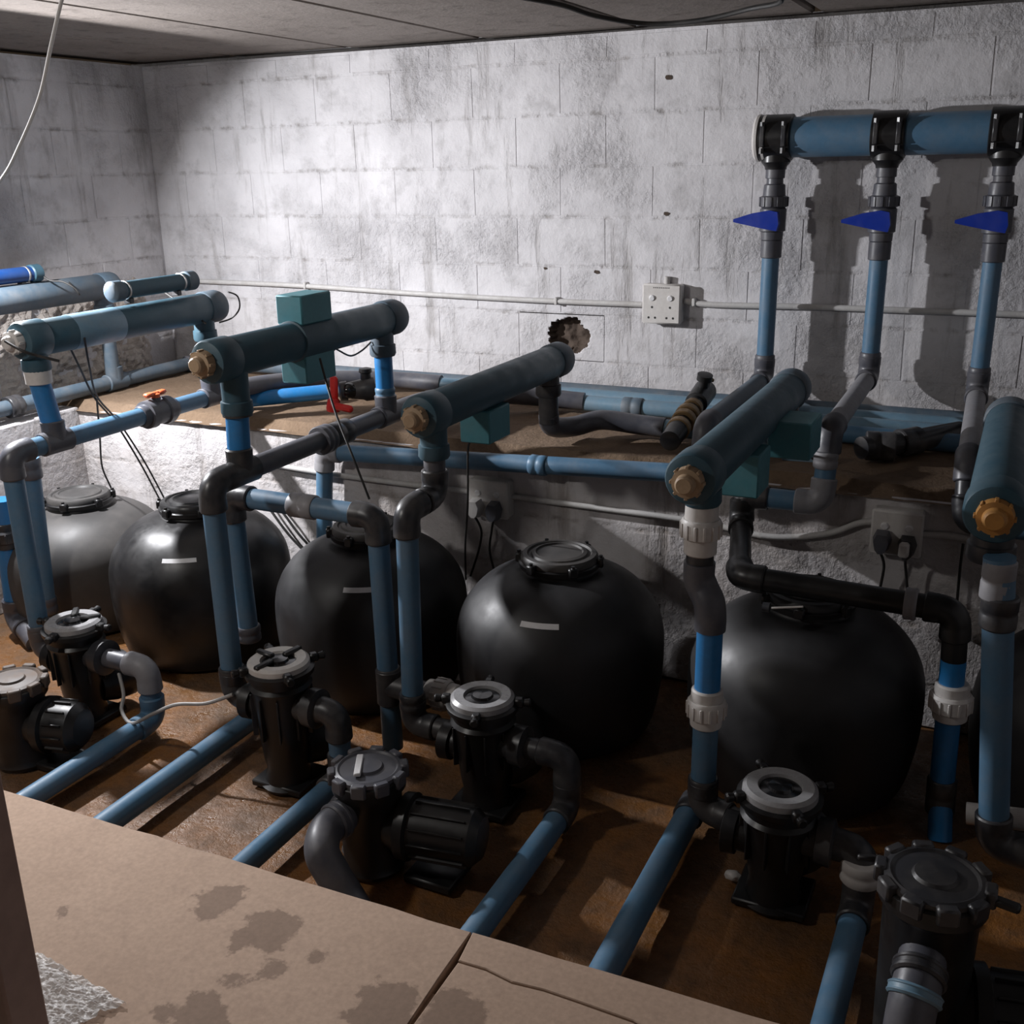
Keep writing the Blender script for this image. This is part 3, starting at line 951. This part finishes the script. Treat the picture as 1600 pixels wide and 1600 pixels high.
def riser(k, label):
    x = RX[k]
    t = thing('valve_riser', label, 'pipe', (x, MY, .9), 'blue-handled risers on the back wall')
    MB().turned((x, MY, MZ - .155), (0, 0, 1), [(0, R * .95), (.02, R * .95), (.022, R * 1.1), (.05, R * 1.1), (.052, R * .9), (.06, R * .9)], 20).build('nipple', 'grey', t)
    nut = MB().turned((x, MY, MZ - .232), (0, 0, 1), [(0, R * 1.35), (.004, R * 1.6), (.036, R * 1.62), (.040, R * 1.3), (.076, R * 1.2), (.08, R)], 24)
    for j in range(12):
        a = 2 * PI * j / 12
        nut.box((x + math.cos(a) * R * 1.6, MY + math.sin(a) * R * 1.6, MZ - .212), (.006, .008, .032), Matrix.Rotation(a, 3, 'Z'), .001)
    nut.build('union_nut', 'grey', t)
    v = MB().turned((x, MY, MZ - .345), (0, 0, 1), [(0, R * 1.1), (.004, R * 1.25), (.03, R * 1.28), (.034, R * 1.5), (.108, R * 1.5), (.113, R * 1.3)], 24).build('valve_body', 'grey', t)
    # wedge-shaped lever seen from its side: deep at the hub, pointed at the free end
    a = V(x, MY - .052, MZ - .275)
    prof = [(-.125, -.004), (-.125, .006), (-.06, .026), (0, .036), (.028, .030), (.034, -.010), (.028, -.034), (-.02, -.026)]
    vs = [(a.x + px, a.y - .014, a.z + pz) for px, pz in prof] + [(a.x + px, a.y + .016, a.z + pz) for px, pz in prof]
    n = len(prof)
    fs = [tuple(range(n)), tuple(range(2 * n - 1, n - 1, -1))] + [(i, n + i, n + (i + 1) % n, (i + 1) % n) for i in range(n)]
    hb = MB().add(vs, fs)
    hb.turned((a.x, a.y + .012, a.z), (0, 1, 0), [(0, .022), (.03, .022)], 16)
    hb.build('lever', 'handle', v)['label'] = 'blue wedge-shaped lever'
    MB().turned((x, MY, MZ - .405), (0, 0, 1), [(0, R * 1.1), (.003, R * 1.22), (.06, R * 1.22), (.062, R * 1.1)], 22).build('socket', 'grey', t)
    return t
t = riser(0, 'leftmost blue-handled riser, its lower leg running to the ledge front pipe')
x = RX[0]
zb = .900
route(t, [(x, MY, MZ - .39), (x, MY, zb), (x, 3.10, zb), (x, 3.09, .745), (-2.264, 3.080, 0.680), (-2.297, 3.080, 0.315)], mats={1: 'slate', 3: 'blue'}, fits={4: 'lightgrey'})
coupling(t, (x, MY, zb + .06), (0, 0, 1), .06, 1.18, 'grey')
coupling(t, (-1.400, 3.080, 0.720), (1, 0, 0), .06, 1.12, 'blue')
t = riser(1, 'middle blue-handled riser, its lower leg stepping down to the black pipe')
x = RX[1]
zb = .93
black_y = 3.02
route(t, [(x, MY, MZ - .39), (x, MY, zb), (x + .005, 3.10, zb - .01), (x, 3.06, .705), (-.712, 3.05, .705), (-.708, 3.045, .66)], mats={1: 'lightgrey'}, fits={3: 'lightgrey', 4: 'dark'})
coupling(t, (x, MY, zb + .06), (0, 0, 1), .06, 1.18, 'grey')
coupling(t, (x, 3.08, .835), (0, 0, 1), .05, 1.18, 'lightgrey')
t = riser(2, 'rightmost blue-handled riser with a pale grey lower leg')
x = RX[2]
route(t, [(x, MY, MZ - .39), (x, MY, .90), (-0.098, 3.140, 0.854), (-0.086, 3.070, 0.696), (.5, 3.07, .69)], mats={1: 'lightgrey', 2: 'dark', 3: 'blue'}, fits={1: 'grey', 2: 'grey', 3: 'dark'})
coupling(t, (x, MY, .96), (0, 0, 1), .06, 1.18, 'grey')

c = circuit('long black horizontal pipe ending in a blue downpipe with white union', (-.6, 2.5, .6))
YB = 2.60
e_ = (-0.067, 2.600, 0.615)
a0 = (-0.601, 2.600, 0.625)
b1, b2, b3 = (-0.060, 2.600, 0.487), (-0.054, 2.600, 0.374), (-0.050, 2.600, 0.102)
route(c, [(-.707, 3.045, .70), (-.706, 3.035, .625), (a0[0], YB, a0[2]), (e_[0], YB, e_[2]), b1], R, 'black', 'black')
coupling(c, (e_[0] - .105, YB, e_[2] + .002), (1, 0, 0), .030, 1.35, 'lightgrey')
pipe(c, b1, b3, R, 'royal')
dd = (V(b1) - V(b3)).normalized()
union(c, b2, dd, 'white', R * 1.1)
coupling(c, b3, dd, .10, 1.2, 'dark')
pipe(c, b3, (-0.039, 2.560, -0.004), R * .98, 'royal')

# ------------------------------------------------------------------ pumps
def pump(x, y, h, label, zin, zout, ring='ring', rot0=0.5, bars=2):
    t = thing('pool_pump', label, 'pump', (x, y, 0), 'black strainer pumps in a row before the tanks')
    b = MB().turned((x, y, 0), (0, 0, 1), [(0.002, .075), (.012, .08), (.02, .066), (.06, .058), (.09, .064), (h * .55, .074), (h - .075, .080), (h - .06, .088), (h - .05, .080), (h - .03, .082), (h - .024, .096), (h - .010, .098), (h - .006, .09)], 32)
    for k in range(10):
        a = 2 * PI * k / 10 + .2
        b.box((x + math.cos(a) * .080, y + math.sin(a) * .080, h * .62), (.014, .005, h * .34), Matrix.Rotation(a, 3, 'Z'), .001)
    b.build('strainer_pot', 'black', t)
    MB().turned((x, y, 0), (0, 0, 1), [(h + .004, .048), (h + .013, .051), (h + .015, .076), (h + .008, .085), (h - .008, .086)], 36).build('lid_ring', ring, t)
    MB().turned((x, y, h + .003), (0, 0, 1), [(0, .047), (.004, .046), (.006, .030), (.012, .026), (.014, .0)], 28).build('lid', 'smoke', t)
    for k in range(4):
        a = rot0 + k * PI / 2
        rot = Matrix.Rotation(a, 3, 'Z')
        lug = MB().box(V(x, y, h - .004) + rot @ V(.098, 0, 0), (.026, .024, .026), rot, .005)
        lug.turned(V(x, y, h - .004) + rot @ V(.112, 0, 0), rot @ V(1, 0, 0), [(0, .010), (.014, .012), (.018, .009)], 10)
        lug.build('clamp_knob', 'black', t)
    for k in range(bars):
        a = rot0 + .5 + k * PI / 2
        rot = Matrix.Rotation(a, 3, 'Z')
        MB().box(V(x, y, h + .016) + rot @ V(.052, 0, 0), (.062, .020, .012), rot, .004).build('lid_handle', 'black', t)
    MB().turned((x - .06, y, zin), (-1, 0, 0), [(0, .040), (.03, .040), (.032, .050), (.062, .052), (.066, .040)], 22).build('inlet_port', 'black', t)
    MB().turned((x + .04, y, zout), (1, 0, 0), [(0, .044), (.05, .044), (.052, .054), (.085, .056), (.09, .042)], 22).build('outlet_port', 'dark', t)
    mo = MB().turned((x + .02, y + .03, .11), (0.25, 1, 0), [(0, .06), (.05, .075), (.11, .078), (.118, .06)], 24)
    mo.build('volute', 'black', t)
    MB().box((x, y + .01, .012), (.17, .15, .02), bev=.004).build('foot', 'black', t)
    return t

P1, P2, P3, P4 = (-2.575, 2.13), (-1.745, 2.09), (-1.178, 2.215), (-.378, 2.15)
pump(*P1, .33, 'black pump with pale lid ring between the leftmost downpipes', .195, .235, rot0=.2)
pump(*P2, .375, 'black pump with broken lid ring whitened like lamplight before the glossy tank', .235, .26, 'white', rot0=.9, bars=3)  # lid ring coloured white for lamplight falling on its pale grey
pump(*P3, .325, 'black pump with shiny open lid ring beside the grey ribbed union', .175, .21, rot0=.3, bars=0)
pump(*P4, .295, 'black pump with dull grey lid ring in the dark right half', .155, .19, rot0=.6, bars=0)

def canister(x, y, h, r, label, mdir, mlen=.2, stripe=False, lidmat='dark'):
    t = thing('canister_pump', label, 'pump', (x, y, 0), 'black canister pumps nearest the walkway')
    MB().turned((x, y, 0), (0, 0, 1), [(.002, r * .88), (.015, r * .95), (.03, r * .86), (h * .5, r * .90), (h - .06, r * .93), (h - .045, r * 1.06), (h - .012, r * 1.06), (h - .008, r)], 36).build('body', 'black', t)
    lid = MB().turned((x, y, h - .008), (0, 0, 1), [(0, r * .98), (.010, r * .98), (.014, r * .86), (.010, r * .80), (.012, r * .45), (.018, r * .40), (.020, 0)], 36)
    lid.build('lid', lidmat, t)
    ring = MB()
    for k in range(10):
        a = 2 * PI * k / 10
        rot = Matrix.Rotation(a, 3, 'Z')
        ring.box(V(x, y, h - .010) + rot @ V(r * 1.03, 0, 0), (r * .24, r * .42, .036), rot, .004)
    ring.build('notched_ring', lidmat, t)
    if stripe:
        a = math.radians(-62)
        MB().box((x - .018, y - .012, h + .011), (r * 1.05, .017, .010), Matrix.Rotation(a, 3, 'Z'), .002).build('lid_bar', 'label', t)['label'] = 'white bar across the lid'
    d = V(mdir).normalized()
    mo = MB().turned(V(x, y, .13) + d * (r * .6), d, [(0, r * .7), (.03, r * .8), (.035, r * .95), (.06, r * .97), (.065, r * .82), (mlen - .02, r * .82), (mlen, r * .6)], 28)
    s = d.cross(V(0, 0, 1))
    for k in range(12):
        a = 2 * PI * k / 12
        q = (s * math.cos(a) + V(0, 0, 1) * math.sin(a))
        rot = Matrix((q, d.cross(q), d)).transposed()
        mo.box(V(x, y, .13) + d * (r * .6 + .065 + (mlen - .09) / 2) + q * r * .84, (.010, .005, mlen - .10), rot, .001)
    mo.build('motor', 'black', t)
    MB().box(V(x, y, .012) + d * (r * .6 + mlen * .5), (.13, .12, .022), bev=.004).build('foot', 'black', t)
    return t

B1, B2, B3 = (-2.545, 1.86), (-1.317, 1.87), (-.027, 1.80)
canister(*B1, .265, .088, 'black canister pump cut by the left edge of the frame', (1, .25, 0), .16, False, 'brownlid')
canister(*B2, .275, .086, 'black canister pump with a white bar on its notched lid', (1, .15, 0), .24, True, 'grey')
b3 = canister(*B3, .412, .092, 'tall black canister pump at lower right with a shiny ridged lid', (1, .2, 0), .3)
MB().box(V(B3[0] + .115, B3[1] - .01, .40), (.06, .02, .016), Matrix.Rotation(-.2, 3, 'Z'), .004).build('lid_lever', 'black', b3)
MB().box(V(B3[0] - .115, B3[1] + .02, .405), (.05, .012, .012), Matrix.Rotation(.3, 3, 'Z'), .003).build('lid_lever', 'black', b3)

# thick grey suction bends of the canisters
def hose(label, pts, r, mat='grey', rings=()):
    o = circuit(label, pts[0], 'suction_bend')
    sp = spline(pts, 8)
    MB().tube(sp, r, 24).build('bend', mat, o)
    for i, mm, L in rings:
        d = (sp[i + 1] - sp[i - 1]).normalized()
        coupling(o, sp[i], d, L, 1.16, mm, r)
    return o
hose('thick grey bent pipe from the white-barred canister down under the slab', [(-1.36, 1.845, .178), (-1.343, 1.790, 0.182), (-1.349, 1.730, 0.181), (-1.321, 1.670, 0.168), (-1.288, 1.659, 0.125), (-1.238, 1.653, 0.062), (-1.140, 1.586, 0.045)], .041, 'grey', [(5, 'grey', .035), (11, 'grey', .03)])
hose('thick grey pipe with pale blue collar below the shiny ridged lid', [(-.03, 1.73, .285), (-.032, 1.685, .27), (-.036, 1.645, .235), (-.038, 1.615, .17), (-.038, 1.60, .09), (-.036, 1.60, .02)], .042, 'grey', [(6, 'dark', .03), (12, 'paleblue', .022)])

# pump outlets running down and along the floor to the walkway
def outlet_run(label, p, zo, xf, mats={}, fits={}, yoff=0, yend=1.405):
    o = circuit(label, (xf, 1.6, .05), 'floor_pipe', 'blue floor pipes running under the walkway')
    y = p[1] + yoff
    route(o, [(p[0] + .10, p[1], zo), (xf, p[1], zo), (xf, y, .062), (xf, yend, .056)], mats={**{0: 'grey'}, **mats}, fits={**{1: 'grey', 2: 'blue'}, **fits})
    return o
outlet_run('blue floor pipe farthest left with a pale grey elbow at the pump', P1, .235, -2.285, {}, {1: 'lightgrey'})
outlet_run('blue floor pipe passing left of the white-barred canister', P2, .26, -1.56, {0: 'dark'}, {1: 'dark', 2: 'dark'})
outlet_run('blue floor pipe crossing the lit floor patches in the centre', P3, .21, -.935, {0: 'dark', 1: 'blue'}, {1: 'dark', 2: 'dark'})
o = outlet_run('blue floor pipe at right with a white coupling above its bend', P4, .19, -.185, {0: 'dark', 1: 'dark'}, {1: 'dark', 2: 'dark'}, -.03)
coupling(o, (-.185, 2.135, .150), (0, 0, 1), .055, 1.5, 'white')
for x, lab in ((-2.0, 'thick blue floor pipe with a lit strip beside it, second from left'), (-.632, 'blue floor pipe half in shadow right of the centre')):
    o = circuit(lab, (x, 1.6, .05), 'floor_pipe', 'blue floor pipes running under the walkway')
    pipe(o, (x, 2.40, .066), (x, 1.405, .058), R * 1.08)
    coupling(o, (x, 2.33, .065), (0, 1, 0), .08, 1.2, 'dark', R * 1.08)

# ------------------------------------------------------------------ twin sockets, plugs, conduits
def socket(label, c, w, h, plugs):
    c = V(c)
    t = thing('wall_socket', label, 'socket', c, 'white twin wall sockets')
    MB().box(c + V(0, .011, 0), (w, .044, h), bev=.006).build('back_box', 'white', t)
    MB().box(c + V(0, -.018, 0), (w * 1.03, .018, h * 1.03), bev=.006).build('cover_plate', 'white', t)
    f = c.y - .027
    for sx in (-1, 1):
        MB().turned((c.x + sx * w * .24, f + .002, c.z + h * .16), (0, -1, -.25), [(0, .0115), (.006, .0115), (.008, .009)], 14).build('switch', 'label', t)
        if not plugs:
            for dx, dz in ((0, .0), (-.013, -.040), (.013, -.040)):
                MB().turned((c.x + sx * w * .24 + dx, f + .001, c.z - .012 + dz), (0, -1, 0), [(0, .0045), (.0016, .0045)], 10).build('pin_hole', 'hole', t)
    if not plugs:
        for k in range(9):
            MB().box((c.x - .03 + k * .0075, f, c.z + h * .42), (.004, .001, .004)).build('print_mark', 'dark', t)
    return t
s1 = socket('white twin socket with empty pin holes high on the back wall', (-1.270, 3.972, 1.150), .150, .148, False)
s2 = socket('white twin socket with a white and a grey plug, under the front ledge pipe', (-1.597, 3.110, 0.576), .150, .130, True)
s3 = socket('white twin socket with two plugs in the shaded ledge face at right', (-0.264, 3.110, 0.631), .140, .132, True)

def plug(label, c, mat, down, cmat='rubber', size=1.0):
    """wedge plug body with its cord"""
    c = V(c)
    t = thing('plug', label, 'plug', c, 'plugs in the lower sockets')
    prof = [(-.017, .030), (.017, .030), (.027, .004), (.020, -.026), (.008, -.040), (-.008, -.040), (-.020, -.026), (-.027, .004)]
    n = len(prof)
    vs = [(c.x + a * size, c.y + .018, c.z + b * size) for a, b in prof] + [(c.x + a * size * .78, c.y - .020, c.z + b * size * .82) for a, b in prof]
    fs = [tuple(range(n - 1, -1, -1)), tuple(range(n, 2 * n))] + [(i, (i + 1) % n, n + (i + 1) % n, n + i) for i in range(n)]
    MB().add(vs, fs).build('body', mat, t)
    MB().tube(spline([c + V(0, 0, -.034)] + list(down), 8), .0042, 8).build('cord', cmat, t)
    return t
sc = V((-1.597, 3.110, 0.576))
plug('white wedge plug in the socket under the front ledge pipe', (sc.x - .037, 3.058, sc.z - .026), 'white', [(-1.620, 3.075, 0.460), (-1.641, 3.090, 0.380), (-1.677, 3.090, 0.278)])
plug('grey wedge plug in the socket under the front ledge pipe', (sc.x + .034, 3.058, sc.z - .03), 'grey', [(-1.580, 3.075, 0.465), (-1.597, 3.090, 0.386), (-1.579, 3.090, 0.305)])
sc = V((-0.264, 3.110, 0.631))
plug('brown-grey plug on the left of the shaded right socket', (sc.x - .036, 3.058, sc.z - .02), 'grey', [(-0.288, 3.075, 0.530), (-0.295, 3.090, 0.441), (-0.297, 3.100, 0.365)])
q = plug('black plug with a white block on it in the shaded right socket', (sc.x + .034, 3.058, sc.z - .028), 'dark', [(-0.229, 3.075, 0.539), (-0.217, 3.090, 0.454), (-0.206, 3.100, 0.380)])
MB().box((sc.x + .030, 3.026, sc.z - .026), (.028, .03, .042), bev=.006).build('white_block', 'white', q)

def conduit(label, pts, r=.010, clips=()):
    t = thing('conduit', label, 'conduit', pts[0], 'white painted conduits on the wall and ledge')
    MB().tube(spline(pts, 8), r, 12).build('tube', 'conduit', t)
    for p in clips:
        MB().box(p, (.014, r * 2.6, r * 2.7), bev=.003).build('clip', 'conduit', t)
    return t
conduit('white painted conduit sagging along the back wall to the upper socket', [(-3.872, 3.985, 1.167), (-3.511, 3.985, 1.168), (-2.955, 3.985, 1.164), (-2.416, 3.985, 1.150), (-1.837, 3.985, 1.141), (-1.358, 3.985, 1.141)], .011, [(-2.962, 3.985, 1.167), (-1.723, 3.985, 1.142)])
conduit('white painted conduit running right from the upper socket behind the risers', [(-1.188, 3.985, 1.162), (-1.087, 3.985, 1.151), (-0.752, 3.985, 1.156), (-0.374, 3.985, 1.157), (0.109, 3.985, 1.158)], .011, [(-1.150, 3.985, 1.158)])
MB().tube([(-1.261, 3.985, 1.217), (-1.260, 3.985, 1.251)], .011, 12).build('conduit_stub', 'conduit', s1)
conduit('white conduit on the ledge face left of the plugged socket', [(-2.690, 3.128, 0.595), (-2.386, 3.128, 0.583), (-2.044, 3.128, 0.579), (-1.689, 3.128, 0.581)], .010)
conduit('white conduit on the ledge face between the two plugged sockets', [(-1.524, 3.128, 0.582), (-1.217, 3.128, 0.580), (-0.867, 3.128, 0.576), (-0.641, 3.128, 0.557), (-0.469, 3.128, 0.589), (-0.379, 3.128, 0.634), (-0.329, 3.128, 0.647)], .010)
conduit('white conduit on the ledge face right of the shaded socket', [(-0.202, 3.128, 0.624), (-0.095, 3.128, 0.629), (0.042, 3.128, 0.605)], .010)

# ------------------------------------------------------------------ valves on the ledge
t = thing('red_valve', 'black ball valve with two red paddles on the ledge', 'valve', (-2.442, 3.510, 0.755))
a, b = V((-2.336, 3.300, 0.857)), V((-2.220, 3.400, 0.861))
d = (b - a).normalized()
MB().turned(a, d, [(0, .026), (.004, .036), (.03, .038), (.032, .030), (.05, .034), (.09, .040), (.10, .046), (.135, .046), (.14, .03)], 24).build('body', 'dark', t)
MB().turned(a + d * .055 + V(0, -.01, .0), (-.2, -1, .25), [(0, .030), (.03, .028), (.042, .018), (.046, 0)], 20).build('sight_bowl', 'smoke', t)
MB().turned(a + d * .105, (0, 0, 1), [(0, .022), (.062, .020), (.066, .026), (.080, .024), (.083, .012)], 14).build('cap', 'black', t)
MB().box(V((-2.338, 3.270, 0.867)), (.034, .018, .110), Matrix.Rotation(.06, 3, 'Y'), .007).build('paddle', 'red', t)
MB().turned(V((-2.340, 3.260, 0.790)), (.1, 0, 1), [(0, .026), (.012, .028), (.04, .024), (.05, .016)], 16).build('paddle_hub', 'red', t)
MB().box(V((-2.278, 3.240, 0.811)), (.080, .022, .026), Matrix.Rotation(.10, 3, 'Y'), .007).build('paddle', 'red', t)

t = thing('brass_valve', 'black valve with tan threaded rings lying across the ledge pipes', 'valve', (-1.040, 3.393, 0.760))
a, b = V((-0.996, 3.220, 0.806)), V((-1.016, 3.700, 0.880))
d = (b - a).normalized(); L = (b - a).length
MB().turned(a, d, [(0, .024), (.004, .034), (.10, .036), (.102, .030), (L * .72, .030), (L * .72 + .003, .04), (L - .004, .042), (L, .03)], 22).build('body', 'black', t)
for s_, r_ in ((.20, .040), (.34, .042), (.44, .043), (.58, .036)):
    MB().turned(a + d * (L * s_), d, [(0, r_ * .9), (.004, r_), (.030, r_), (.034, r_ * .88), (.042, r_ * .86), (.046, r_ * .7)], 22).build('threaded_ring', 'brass', t)
MB().turned(b - d * .06, (.2, -.2, 1), [(0, .02), (.06, .018), (.064, .028), (.085, .028), (.088, .014)], 16).build('stem', 'black', t)
MB().box(b + V(.012, -.03, .045), (.05, .03, .014), Matrix.Rotation(.5, 3, 'Z'), .004).build('stem_nut', 'brass', t)

# ------------------------------------------------------------------ lamp out of the frame at the left and its cable
t = thing('flood_lamp', 'black floodlight hanging from the ceiling beside the left wall', 'lamp', LAMP)
rot = LDIR.to_track_quat('-Z', 'Y').to_matrix()
MB().box(LAMP - LDIR * .030, (.10, .11, .05), rot, .01).build('housing', 'dark', t)
MB().box(LAMP - LDIR * .002, (.07, .06, .004), rot, .001).build('lens', 'lampglass', t)
cdir, cn = V(.68, 0, .73), V(-.73, 0, .68)
cr = Matrix((cdir, V(0, 1, 0), cn)).transposed()
va, vb = LAMP + cn * .045 - cdir * .02, LAMP + cdir * .15 - cn * .012
vd = (vb - va).normalized()
cr = Matrix((vd, V(0, 1, 0), vd.cross(V(0, 1, 0)))).transposed()
MB().box((va + vb) / 2, ((vb - va).length, .50, .004), cr, .001).build('added_visor', 'dark', t)  # unseen plate added to cut the lamp's light along a slanted edge
MB().tube([LAMP - LDIR * .05, LAMP - LDIR * .05 + V(-.03, 0, .08), V(LAMP.x - .06, LAMP.y, CEIL)], .012, 12).build('bracket', 'dark', t)
t2 = thing('bulkhead_lamp', 'round bulkhead lamp on the ceiling left of the camera', 'lamp', LAMP2)
MB().turned(LAMP2 - L2DIR * .03, -L2DIR, [(0, .10), (.03, .10), (.045, .07)], 24).build('housing', 'white', t2)
MB().turned(LAMP2 - L2DIR * .004, -L2DIR, [(0, .085), (.026, .095)], 24).build('lens', 'lampglass', t2)
MB().tube([LAMP2 - L2DIR * .06, V(LAMP2.x, LAMP2.y - .05, CEIL + .01)], .02, 12).build('stem', 'dark', t2)
cable('hanging_cable', 'pale-lit cable hanging from the ceiling at the left edge', [(-2.584, 2.460, 2.179), (-2.615, 2.460, 2.136), (-2.677, 2.460, 2.029), (-2.754, 2.460, 1.892), (-2.844, 2.440, 1.758), (-2.928, 2.420, 1.656), (-3.08, 2.40, 1.56), (-3.30, 2.42, 1.54), (-3.46, 2.44, 1.64)], .0055, 'greycable')
cable('ceiling_cable', 'dark cable drooping in an arc across the ceiling', [(-1.50, 2.95, 2.14), (-1.336, 3.100, 2.111), (-1.255, 3.200, 2.084), (-1.130, 3.300, 2.064), (-0.973, 3.300, 2.062), (-0.810, 3.250, 2.076), (-0.696, 3.150, 2.082), (-.78, 3.0, 2.142)], .007, 'rubber')

# ------------------------------------------------------------------ thin cables
G = 'thin black sensor cables'
cable('sensor_cable', 'black cable dangling from the upper teal boxes past the square loop', [(-1.829, 2.500, 1.147), (-1.787, 2.470, 1.071), (-1.724, 2.420, 0.993), (-1.646, 2.370, 0.901), (-1.601, 2.370, 0.785)], .0035, group=G)
cable('sensor_cable', 'black cable dropping straight from the single hanging teal box', [(-1.451, 2.700, 0.887), (-1.460, 2.700, 0.856), (-1.494, 2.750, 0.666), (-1.562, 2.850, 0.496), (-1.647, 3.000, 0.303)], .0035, group=G)
cable('sensor_cable', 'leftmost of the thin cables hanging under the small teal tube', [(-2.776, 2.450, 1.141), (-2.798, 2.500, 1.058), (-2.860, 2.600, 0.932), (-2.994, 2.800, 0.790), (-3.049, 2.950, 0.586), (-3.018, 3.000, 0.417)], .0035, group=G)
cable('sensor_cable', 'black cable pairing closely along the ledge face above the glossy tank', [(-2.702, 2.450, 1.169), (-2.754, 2.500, 1.061), (-2.847, 2.600, 0.937), (-2.975, 2.800, 0.792), (-3.027, 2.950, 0.596), (-2.993, 3.000, 0.425)], .0035, group=G)
cable('sensor_cable', 'wavy black cable ending over the dusty leftmost tank', [(-2.851, 2.600, 0.933), (-3.027, 2.750, 0.750), (-3.148, 2.850, 0.588), (-3.222, 2.950, 0.447), (-3.235, 2.950, 0.337), (-3.151, 2.900, 0.255)], .0035, group=G)
cable('sensor_cable', 'black cable from the small teal tube to the cylinder outlet', [(-2.912, 3.000, 1.268), (-2.855, 3.000, 1.240), (-2.776, 3.000, 1.196), (-2.706, 3.020, 1.136)], .004, group=G)
cable('sensor_cable', 'thin cable looping off the far end of the taped cylinder', [(-2.675, 3.120, 1.242), (-2.615, 3.100, 1.230), (-2.595, 3.080, 1.189), (-2.618, 3.060, 1.156), (-2.669, 3.050, 1.139)], .003, group=G)
cable('sensor_cable', 'black cable lying across the white knobbed plug', [(-2.751, 2.195, 1.195), (-2.690, 2.200, 1.169), (-2.667, 2.235, 1.149), (-2.602, 2.250, 1.135)], .0045, group=G)
cable('sensor_cable', 'looping cables between the two leftmost cylinders', [(-3.585, 3.06, 1.30), (-3.531, 3.070, 1.265), (-3.483, 3.090, 1.259), (-3.447, 3.110, 1.233), (-3.446, 3.130, 1.206), (-3.55, 3.18, 1.245)], .0035, group=G)
cable('sensor_cable', 'thin cable sagging from the lower teal box to the back outlet', [(-1.880, 2.620, 1.167), (-1.936, 2.750, 1.124), (-1.962, 2.850, 1.090), (-1.966, 2.920, 1.095), (-1.946, 2.950, 1.121)], .003, group=G)
cable('sensor_cable', 'left cable of the pair slanting down between glossy and labelled tanks', [(-2.612, 3.110, 0.473), (-2.558, 3.110, 0.401), (-2.475, 3.110, 0.307), (-2.349, 3.110, 0.206)], .005, group=G)
cable('sensor_cable', 'right cable of the pair slanting down between glossy and labelled tanks', [(-2.552, 3.110, 0.454), (-2.497, 3.110, 0.396), (-2.429, 3.110, 0.318), (-2.331, 3.110, 0.235)], .005, group=G)
cable('sensor_cable', 'black cable hanging on the ledge face below the rightmost riser', [(-0.084, 3.110, 0.617), (-0.084, 3.110, 0.538), (-0.081, 3.110, 0.429)], .004, group=G)
cable('sensor_cable', 'short black cable curling under the side box at right', [(-0.527, 2.950, 0.896), (-0.533, 3.050, 0.855), (-0.519, 3.200, 0.791)], .0035, group=G)
cable('floor_cable', 'grey cable looping over the floor pipe to the glossy tank', [(-2.398, 2.120, 0.197), (-2.358, 2.090, 0.147), (-2.342, 2.060, 0.111), (-2.285, 2.040, 0.090), (-2.168, 2.020, 0.159), (-2.075, 2.020, 0.209), (-1.979, 2.040, 0.224), (-1.894, 2.060, 0.261)], .0055, 'greycable')

# ------------------------------------------------------------------ odds and ends on the floor
def stone(label, p, s, mat='stone', name='stone'):
    bm = bmesh.new()
    bmesh.ops.create_icosphere(bm, subdivisions=2, radius=1)
    for v in bm.verts:
        k = 1 + .35 * noise.noise(v.co * 1.3 + V(p) * 9)
        v.co = Vector((v.co.x * s[0] * k, v.co.y * s[1] * k, v.co.z * s[2] * k))
    bm.verts.index_update()
    mb = MB().add([v.co + V(p) for v in bm.verts], [tuple(v.index for v in f.verts) for f in bm.faces])
    bm.free()
    return tag(mb.build(name, mat), label, 'stone')
stone('small yellow-tan stone at the foot of the white-barred canister', (-1.338, 1.819, 0.012), (.016, .014, .012))
stone('pale stone fragment on the dark floor left of the right pump', (-0.480, 2.176, 0.014), (.022, .016, .013), 'white')
stone('dark wet stone beside the centre pump inlet', (-1.747, 2.281, 0.012), (.022, .015, .012), 'raw')
t = thing('hose_coil', 'pale coiled hose end beside the white-barred canister', 'hose', (-1.389, 1.863, 0.020))
cpts = []
ca = V((-1.378, 1.838, 0.055)); cb = V((-1.350, 1.838, 0.020))
for i in range(41):
    q = i / 40
    a = q * 2 * PI * 4
    c0 = ca.lerp(cb, q)
    cpts.append(c0 + V(math.cos(a) * .012, math.sin(a) * .010, math.sin(a) * .010))
MB().tube(cpts, .0028, 8).build('coil', 'lightgrey', t)

# crumpled clear plastic sheet on the slab
vs, fs = [], []
c00, c10, c11, c01 = V(-1.66, 1.02, 0), V(-1.46, .98, 0), V((-1.378, 1.121, 0.170)), V((-1.645, 1.150, 0.170))
c11.z = c01.z = 0
n = 46
for j in range(n + 1):
    for i in range(n + 1):
        u, w = i / n, j / n
        p = (c00.lerp(c10, u)).lerp(c01.lerp(c11, u), w)
        e = min(u, 1 - u, w, 1 - w)
        p.x += .012 * nz(u, w, 3, 6) * (1 if e < .06 else .3)
        p.y += .010 * nz(u, w, 8, 6) * (1 if e < .06 else .3)
        p.z = SLAB + .004 + .012 * abs(nz(u, w, 1, 9)) + .008 * abs(nz(u, w, 5, 24))
        vs.append(tuple(p))
for j in range(n):
    for i in range(n):
        q = j * (n + 1) + i
        fs.append((q, q + 1, q + n + 2, q + n + 1))
mb = MB().add(vs, fs)
tag(mb.build('plastic_sheet', 'film', smooth=False), 'crumpled clear plastic sheet on the walkway at lower left', 'plastic')
